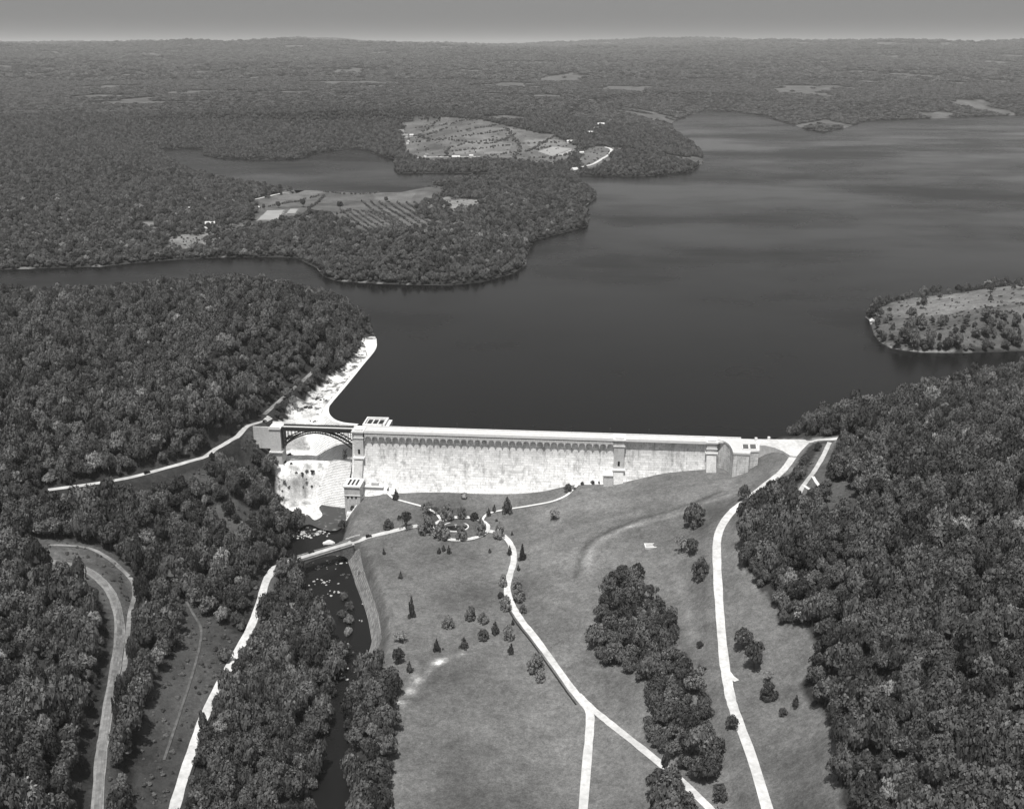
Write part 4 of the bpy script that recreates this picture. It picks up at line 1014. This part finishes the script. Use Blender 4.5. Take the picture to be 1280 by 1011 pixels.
for (y0,y1,sp,sc_) in ((240,2100,6.9,1.0),(2100,3900,7.6,1.0),(3900,7000,16,2.2),(7000,16000,40,5.0),(16000,24000,62,8.0)):
    X,Y,Z = sites(y0,y1,sp); n = len(X)
    base = 4.3*sc_*(.60+.85*rng.random(n)**1.4)
    base *= 1+.45*np.clip(vnoise(X,Y,60,21),-.4,.5) if sc_ < 2 else 1
    near = np.clip((1250-Y)/700,0,1); base = base*(1+.25*near)
    ht = base*2*(.78+.75*rng.random(n))*(1.0-.22*np.clip((Y-1150)/300,0,1))*(1 if sc_ < 1.2 else .85 if sc_<2 else .42); 
    if sp < 7:      # trees beside a road are the small ones; none leans over it from the near side
        for kk, r in R.items():
            if kk in ('meadow_track','quarry_trail','left_foot_path','right_foot_path'): continue
            for off, g_ in ((0,0),(7,.30),(13,.62)):
                if off and kk in ('park_road','approach_road','circle_drive','park_road_fork'): continue
                P = np.array(r['p']); m = (X>P[:,0].min()-20)&(X<P[:,0].max()+20)&(Y>P[:,1].min()-40)&(Y<P[:,1].max()+20)
                if not m.any(): continue
                dd_ = pldist(X[m],Y[m]+off,r['p'])-r['w']/2
                base[m] = np.minimum(base[m], np.maximum(dd_*.95, 1.5))
                if off: near_ = dd_ < 4; hm_ = ht[m]; hm_[near_] = np.minimum(hm_[near_], off*.8); ht[m] = hm_
        base = np.maximum(base, 1.5)
    all_pts.append(np.stack([X,Y,Z,base,ht],-1)); print('trees',y0,n)
near_p = all_pts[0]
# thin the near woods where big crowns would overlap: keep all, crowns interlock as in the photo
px_, py_ = proj(near_p[:,0],near_p[:,1],near_p[:,2])
infr = (px_>132)&(px_<1128)&(py_>560)&(py_<925)
size = near_p[:,3]/slant(near_p[:,0],near_p[:,1],near_p[:,2]); size[~infr] = 0
order = np.argsort(-size); big = order[:300]; keep = np.ones(len(near_p),bool); keep[big] = False
gv = pip(near_p[:,0],near_p[:,1],grove); near_p[gv,4] *= .8; rg = pip(near_p[:,0],near_p[:,1],river_grove)
for i in big:
    X,Y,Z,bs,ht = near_p[i]; px1 = px_[i]
    py1 = py_[i]
    def part(a): return next(t for lim,t in a if py1 < lim)
    if gv[i]:
        lb = part(((790,'broadleaf tree in the upper head of the long grove between the pale roads'),(845,'broadleaf tree in the wide middle of the long grove between the pale roads'),(9999,'broadleaf tree in the narrow lower end of the long grove between the pale roads'))); gp = 'trees of the long grove'
    elif rg[i]: lb, gp = 'broadleaf tree on the lawn side of the river, below the sloping bank wall', 'trees of the east river bank'
    elif 345 <= px1 < 500: lb = part(((700,'broadleaf tree on the steep slope beside the white spillway and pool'),(800,'broadleaf tree between pale valley road and river, upper half of that strip'),(9999,'broadleaf tree between pale valley road and river, lower half of that strip'))); gp = 'trees of the river gorge'
    elif px1 < 345:
        side = X > np.interp(Y, [p[1] for p in R['valley_road']['p']], [p[0] for p in R['valley_road']['p']])
        if side and py1 > 712: lb, gp = 'broadleaf tree close to the right of the pale valley road at the lower left', 'trees of the river gorge'
        else: lb = part(((700,'broadleaf tree on the hillside between the grey hillside road and the railway curve'),(780,'broadleaf tree between the railway curve and the top of the left meadow'),(9999,'broadleaf tree between railway and left meadow near the bottom of the photo'))); gp = 'trees of the left wood'
    else:
        lb = part(((640,'broadleaf tree in the top of the right wood near the straight grey track'),(720,'broadleaf tree in the right wood level with the bend of the pale ridge road'),(800,'broadleaf tree in the right wood, middle stretch beside the sloping meadow'),(9999,'broadleaf tree in the bottom right corner of the right wood'))); gp = 'trees of the right wood'
    tree('broadleaf_tree', X, Y, bs*2, ht, 'round', 'leaf', lb, 'tree', gp)
# prototypes for the massed woods are crowns and trunks that already stand in the scene
def proto(kind, mat):
    res = []
    for m_ in CM[kind,mat]:
        c = next((o for o in bpy.data.objects if o.type=='MESH' and o.data == m_ and o.name.startswith('crown')), None)
        if c: t = next((q for q in c.parent.children if q.name.startswith('trunk')), None); res.append((c,t))
    return res
def wood(name, pts, protos, label, idx=None):
    n = len(pts); me = bpy.data.meshes.new(name); me.vertices.add(n)
    co = pts[:,:3].copy(); co[:,2] -= .3; me.vertices.foreach_set('co', co.ravel().astype(np.float32))
    sa_ = me.attributes.new('tree_scale','FLOAT_VECTOR','POINT'); sa_.data.foreach_set('vector', np.stack([pts[:,3],pts[:,3]*rng.uniform(.85,1.15,n),pts[:,4]],-1).ravel().astype(np.float32))
    ra_ = me.attributes.new('tree_turn','FLOAT_VECTOR','POINT'); rt_ = np.zeros((n,3)); rt_[:,2] = rng.random(n)*6.283; rt_[:,0] = rng.normal(0,.05,n); ra_.data.foreach_set('vector', rt_.ravel().astype(np.float32))
    ia = me.attributes.new('tree_kind','INT','POINT'); ia.data.foreach_set('value', (rng.integers(0,len(protos),n) if idx is None else idx).astype(np.int32))
    o = bpy.data.objects.new(name, me); C.objects.link(o); tag(o, label, kind='stuff')
    g = bpy.data.node_groups.new(name,'GeometryNodeTree'); g.interface.new_socket('Geometry',in_out='INPUT',socket_type='NodeSocketGeometry'); g.interface.new_socket('Geometry',in_out='OUTPUT',socket_type='NodeSocketGeometry')
    gi = g.nodes.new('NodeGroupInput'); go = g.nodes.new('NodeGroupOutput'); jn = g.nodes.new('GeometryNodeJoinGeometry')
    for c,t in reversed(protos):
        j2 = g.nodes.new('GeometryNodeJoinGeometry')
        for ob in (c,t):
            if ob is None: continue
            oi = g.nodes.new('GeometryNodeObjectInfo'); oi.transform_space = 'ORIGINAL'; oi.inputs['Object'].default_value = ob; g.links.new(oi.outputs['Geometry'], j2.inputs[0])
        gi2 = g.nodes.new('GeometryNodeGeometryToInstance'); g.links.new(j2.outputs[0], gi2.inputs[0]); g.links.new(gi2.outputs[0], jn.inputs[0])
    ip = g.nodes.new('GeometryNodeInstanceOnPoints'); ip.inputs['Pick Instance'].default_value = True
    def na(nm,ty):
        x = g.nodes.new('GeometryNodeInputNamedAttribute'); x.data_type = ty; x.inputs['Name'].default_value = nm; return x.outputs['Attribute']
    g.links.new(gi.outputs[0], ip.inputs['Points']); g.links.new(jn.outputs[0], ip.inputs['Instance'])
    g.links.new(na('tree_kind','INT'), ip.inputs['Instance Index']); g.links.new(na('tree_scale','FLOAT_VECTOR'), ip.inputs['Scale'])
    e2r = g.nodes.new('FunctionNodeEulerToRotation'); g.links.new(na('tree_turn','FLOAT_VECTOR'), e2r.inputs[0]); g.links.new(e2r.outputs[0], ip.inputs['Rotation'])
    g.links.new(ip.outputs[0], go.inputs[0]); md = o.modifiers.new('scatter','NODES'); md.node_group = g
    return o
PR = proto('round','leaf'); PP = proto('round','leaf_pale'); PD = proto('cone','leaf_dark'); PB = proto('bush','leaf')
allp = PR+PP[:1]+PD[:1]
def kinds(n, pale=.03, dark=.03):
    u = rng.random(n); k = rng.integers(0,len(PR),n); k[u<pale] = len(PR); k[u>1-dark] = len(PR)+1; return k
rest = near_p[keep]
wood('woodland', rest, allp, 'dense broadleaf woodland over the hills and banks around the dam', kinds(len(rest)))
fp = np.vstack(all_pts[1:]); wood('far_woodland', fp, allp, 'hazy far woodland on the hills behind the reservoir', kinds(len(fp),.0,.0))

# shrubs: undergrowth, hedges, orchard
sh_pts = []
def add_line(pts, step, r0, jitter=1.5, h=1.4):
    p = np.array([q[:2] for q in spline(GP(pts),4)])
    for a,b in zip(p[:-1],p[1:]):
        n = max(1,int(np.hypot(*(b-a))/step))
        for k in range(n):
            q = a+(b-a)*(k+rng.random()*.6)/n+rng.normal(0,jitter,2); sh_pts.append((q[0],q[1],hz(q[0],q[1])[0],r0*(.7+.6*rng.random()),r0*h*(.8+.5*rng.random())))
for hp in ([(520,170),(545,175),(600,168),(650,160)],[(500,180),(560,175),(610,180),(645,168)],[(560,197),(566,184),(640,176)],[(575,165),(600,160),(640,153)],[(640,199),(650,186),(640,170),(632,160)],[(610,196),(650,190),(690,184)],[(565,190),(600,186),(640,182)],[(520,160),(560,156),(600,150)],[(690,172),(660,190)],[(500,166),(530,170),(560,160)],[(545,152),(530,165)],[(650,180),(700,178)],[(660,198),(700,196),(716,190)]):
    add_line(hp, 9, 4.5, 3, 1.3)
for hp in ([(345,258),(372,252),(400,244)],[(405,240),(430,243),(470,242)],[(470,242),(500,240),(545,235)],[(385,262),(405,245)],[(318,262),(345,257),(380,252)],[(395,270),(420,268),(440,262)]):
    add_line(hp, 6, 2.8, 2, 1.5)
for i in range(9):   # orchard rows
    x0 = 452+i*11; y0 = 252+ (i%2)*.0; add_line([(x0,y0+i*.3),(x0+22,y0+16),(x0+48,y0+33)], 8.5, 2.7, .7, 1.6)
for i in range(6): add_line([(425+i*9,262+i*.5),(445+i*10,278),(470+i*11,294)], 8.5, 2.5, .8, 1.5)
add_line([(440,640),(432,652),(424,664)], 5, 1.2, 1, 1)
X,Y,Z = sites(400,1100,9.0)
sel = rng.random(len(X)) < .5; 
for a,b,c in zip(X[sel],Y[sel],Z[sel]): sh_pts.append((a+2,b+2,c,2.2,3.0))
for key,dn_,r0 in (('scrub',40,2.0),('left_meadow',110,1.0),('bank_strip',90,1.6),('glade',16,1.8),('railway',90,1.3),('left_meadow',90,1.8),('clearing',60,2.5),('east_meadow',10,1.2),('east_point',160,1.8),('east_point_low',220,2.0),('quarry',25,2.5),('low_pasture',60,2.5),('point_field',40,3.5),('upland',160,3.5)):
    P = np.array(clr[key][0]); k = 0
    for _ in range(6000):
        q = P.min(0)+(P.max(0)-P.min(0))*rng.random(2)
        if pip(np.array([q[0]]),np.array([q[1]]),clr[key][0])[0]:
            if any(abs(q[0]-a[0])+abs(q[1]-a[1])<1 for a in ()): continue
            if min(pldist(np.array([q[0]]),np.array([q[1]]),R[r]['p'])[0]-R[r]['w']/2 for r in ('valley_road','railway_bed','hillside_road','point_road','meadow_track')) < 1.5: continue
            sh_pts.append((q[0],q[1],hz(q[0],q[1])[0],r0*(.5+.9*rng.random()),r0*(.8+.8*rng.random()))); k += 1
            if k >= dn_: break
# scrub among the pale rocks of the spillway
for _q in range(0):
    pass
for px1,py1,k,r0 in ((352,578,5,1.8),(360,579,4,1.5),(356,569,4,1.8),(360,607,3,1.3),(382,602,3,1.6),(378,604,3,1.6),(384,590,3,2.4),(360,547,8,2),(395,527,5,1.4),(385,510,9,2.2),(402,500,5,1.6),(410,480,9,1.8),(425,462,8,1.6),(398,606,2,1.4),(375,720,9,2.6),(385,738,9,2.6),(398,748,8,2.2),(438,722,6,2.4),(446,742,6,2.0),(380,705,6,2.4),(418,735,4,1.8),(395,765,9,3.0),(405,785,9,2.6),(428,700,5,2.0),(440,820,5,2.2),(370,665,8,2.4),(360,655,9,2.6),(436,458,7,1.3),(452,444,6,1.2)):
    q = G(px1,py1)
    for _ in range(k):
        a,b = q[0]+rng.normal(0,3.6), q[1]+rng.normal(0,1.2); sh_pts.append((a,b,hz(a,b)[0],r0*(.5+.7*rng.random()),r0*1.2))
sh = np.array(sh_pts); wood('shrub_cover', sh, PB, 'low scrub, hedges and orchard rows scattered over fields and banks', rng.integers(0,len(PB),len(sh)))

# boulders in the gorge
def boulder(seed, s):
    r = random.Random(seed); bm = bmesh.new(); bmesh.ops.create_icosphere(bm, subdivisions=2, radius=s)
    ph = [Vector((r.uniform(-1,1),r.uniform(-1,1),r.uniform(-1,1))).normalized() for _ in range(7)]
    for v_ in bm.verts:
        for p in ph:
            dd_ = v_.co.normalized().dot(p)
            if dd_ > .62: v_.co -= p*(v_.co.dot(p)-s*.62)*.85
        v_.co.z *= .65; v_.co.x *= 1.25
    vs = [tuple(v_.co) for v_ in bm.verts]; fs = [tuple(x.index for x in f_.verts) for f_ in bm.faces]; bm.free(); return vs, fs
b = MB()
for (px1,py1,k,sp,sz) in ((392,668,16,10,1.9),(410,664,14,9,1.6),(378,672,12,8,1.7),(412,655,7,7,1.4),(425,690,6,5,1.3),(398,712,6,8,1.5),(404,730,7,9,1.6),(419,742,4,5,1.8),(392,770,7,8,1.8),(398,776,5,5,2.2),(426,808,4,4,1.3),(427,836,3,4,1.5),(430,850,3,3,1.4),(454,757,2,2,1.2),(452,778,2,2,1.2),(420,706,7,6,1.3),(352,612,5,5,1.6),(450,842,3,3,1.5),(362,640,8,7,1.4),(380,655,10,8,1.5)):
    q = G(px1,py1)
    for j in range(k*2):
        a,c = q[0]+rng.normal(0,sp*.6), q[1]+rng.normal(0,sp*.35); s_ = sz*(.25+.65*rng.random()**1.6); vs,fs = boulder(int(rng.integers(1e6)), s_); n_ = len(b.v)
        z = max(hz(a,c)[0],chz_[min(range(len(chp)),key=lambda i:(chp[i][0]-a)**2+(chp[i][1]-c)**2)]+1.5)+.15; th = rng.random()*6.28
        b.v += [(a+x*math.cos(th)-y*math.sin(th), c+x*math.sin(th)+y*math.cos(th), z+zz) for x,y,zz in vs]; b.f += [tuple(n_+i for i in f_) for f_ in fs]
o = b.build('river_rocks', M['rock']); tag(o, 'pale boulders strewn through the gorge and river bed', kind='stuff')
q = W(411,677.5,-60); vs,fs = boulder(5,4.2); o = mesh_obj('boulder', vs, fs, M['white']); o.location = (q[0],q[1],-60.5); tag(o, 'large pale boulder just above the stone bridge in the river', 'boulder')

# ------------------------------------------------------------------ farm buildings
def house(px1, py1, wm, lm, hm, rz, label, roofmat='roof', name='farmhouse', cat='house'):
    q = G(px1,py1); z = hz(*q)[0]; o = empty(name, (q[0],q[1],z), math.radians(rz)); tag(o, label, cat, 'farm buildings beyond the reservoir')
    MB().box(-lm/2,lm/2,-wm/2,wm/2,-3,hm).build('wall', M['housewall'], o)
    r_ = wm*.42; v=[(-lm/2-.5,-wm/2-.6,hm-.1),(lm/2+.5,-wm/2-.6,hm-.1),(lm/2+.5,0,hm+r_),(-lm/2-.5,0,hm+r_),(-lm/2-.5,wm/2+.6,hm-.1),(lm/2+.5,wm/2+.6,hm-.1)]
    rf = mesh_obj('roof', v, [(0,1,2,3),(3,2,5,4),(0,3,4),(1,5,2),(0,4,5,1)], M[roofmat], o)
    if name == 'farmhouse': MB().box(lm*.22,lm*.22+1,-.5,.5,hm+r_*.6,hm+r_+1.6).build('chimney', M['roof'], rf)
    for k in range(3): MB().box(-lm*.33+k*lm*.33-.5,-lm*.33+k*lm*.33+.5,-wm/2-.05,-wm/2+.2,1.2,2.9).build('window' if k != 1 else 'door', M['darkglass'], o)
for a in (
 (502,166,10,16,6,10,'uppermost small white farmhouse above the far lake head','roof','farmhouse','house'),
 (508,172,12,20,7,-30,'larger white farmhouse in the cluster above the far lake head','roof','farmhouse','house'),
 (514,171,9,14,5,20,'low white outbuilding right of the farmhouse cluster above the lake head','roofpale','barn','barn'),
 (510,180,9,12,7,80,'lowest white building of the cluster above the lake head','roofpale','farmhouse','house'),
 (533,196,9,13,6,60,'white house at the left end of the upland farm road','roof','farmhouse','house'),
 (589,197,8,11,5,10,'small white house on the right part of the upland farm road','roofpale','farmhouse','house'),
 (570,198,9,22,4,0,'long low pale shed beside the upland farm road','roofpale','barn','barn'),
 (713,179,10,22,5,0,'pale farmhouse at the right end of the upland fields','roofpale','farmhouse','house'),
 (718,216,13,17,8,40,'white boathouse at the water between the peninsula and the far point','roofpale','boathouse','boathouse'),
 (727,193,8,12,5,10,'small white cottage just right of the pale oat field','roofpale','farmhouse','house'),
 (738,168,10,18,6,0,'left white house of the hamlet on the far ridge','roofpale','farmhouse','house'),
 (745,163,10,16,6,30,'middle white house of the hamlet on the far ridge','roofpale','farmhouse','house'),
 (751,158,12,24,7,10,'long white building, highest of the hamlet on the far ridge','roofpale','farmhouse','house'),
 (731,170,9,12,6,60,'lowest white house of the hamlet on the far ridge','roof','farmhouse','house'),
 (316,263,9,26,4,5,'long pale barn left of the barley field','roofpale','barn','barn'),
 (298,266,8,11,5,30,'small white house among trees left of the long pale barn','roofpale','farmhouse','house'),
 (288,265,8,10,5,0,'leftmost small white house near the barley field','roof','farmhouse','house'),
 (265,259,8,16,4,5,'low white building beside the left part of the far white road','roofpale','barn','barn'),
 (237,264,7,9,5,0,'little white cottage in the trees at the left','roofpale','farmhouse','house'),
 (263,283,9,16,5,10,'pale farmhouse in the clearing above the left inlet','roofpale','farmhouse','house'),
 (259,288,7,11,4,60,'small pale shed below the farmhouse in the left clearing','roofpale','barn','barn'),
 (209,285,6,8,4,0,'tiny white hut beside the small left pasture','roofpale','hut','hut'),
 (1090,404,5,8,3,80,'small white hut at the tip of the right point','roofpale','hut','hut')): house(*a)

# ------------------------------------------------------------------ motor cars
def car(px1, py1, rkey, label, z=None, at=None):
    q = G(px1,py1) if at is None else at; p = R[rkey]['p'] if rkey else None
    if p:
        k = min(range(len(p)-1), key=lambda i:(p[i][0]-q[0])**2+(p[i][1]-q[1])**2); d_ = (p[k+1][0]-p[k][0],p[k+1][1]-p[k][1]); th = math.atan2(d_[1],d_[0])
    else: th = ra
    zz = (hz(*q)[0]+.35) if z is None else z
    o = empty('motor_car', (q[0],q[1],zz), th); tag(o, label, 'car', 'cars on the roads below the dam'); S_ = 1.15
    MB().box(-2.1*S_,.5*S_,-.8*S_,.8*S_,.5*S_,1.1*S_).box(.5*S_,1.9*S_,-.55*S_,.55*S_,.5*S_,1.15*S_).box(-1.9*S_,.3*S_,-.75*S_,.75*S_,1.5*S_,1.85*S_).build('body', M['carpaint'], o)
    MB().box(-1.8*S_,.35*S_,-.7*S_,.7*S_,1.1*S_,1.5*S_).build('cabin_glass', M['darkglass'], o)
    MB().box(1.0*S_,2.0*S_,-.95*S_,-.6*S_,.55*S_,.7*S_).box(1.0*S_,2.0*S_,.6*S_,.95*S_,.55*S_,.7*S_).build('mudguard', M['carpaint'], o)
    for wx in (-1.4,1.45):
        for wy in (-.8,.8):
            v=[]; 
            for yy in (-.1,.1):
                for j in range(10): v.append((wx*S_+.42*math.cos(j*.628), wy*S_+yy, .4+.42*math.sin(j*.628)))
            mesh_obj('wheel', v, [tuple(range(10))[::-1],tuple(range(10,20))]+[(j,(j+1)%10,10+(j+1)%10,10+j) for j in range(10)], M['tyre'], o)
    for wy in (-.5,.5): MB().box(1.92*S_,2.05*S_,wy-.14,wy+.14,.85*S_,1.1*S_).build('headlight', M['white'], o)
car(184,592,'hillside_road','dark motor car on the hillside road at the left')
car(461,671.5,'approach_road','dark motor car on the pale road just right of the stone bridge')
q = W(389,690.5,-49.2); car(0,0,None,'dark motor car crossing the stone river bridge', z=-49.22, at=q)
q = W(331,527.5,5.3); car(331,528,'hillside_road','dark motor car waiting at the wooded end of the steel bridge')

# ------------------------------------------------------------------ air
hb = MB().box(-42000,42000,-300,62000,-75,720); o = hb.build('haze', None); tag(o, 'thin summer haze over the valley', kind='stuff')
m = bpy.data.materials.new('haze_air'); m.use_nodes = True; n = m.node_tree; n.nodes.remove(n.nodes['Principled BSDF'])
vo = N(n,'ShaderNodeVolumePrincipled'); vo.inputs['Color'].default_value = (1,1,1,1); vo.inputs['Density'].default_value = 2.8e-5; vo.inputs['Anisotropy'].default_value = 0
n.links.new(vo.outputs[0], n.nodes['Material Output'].inputs['Volume']); o.data.materials.append(m)
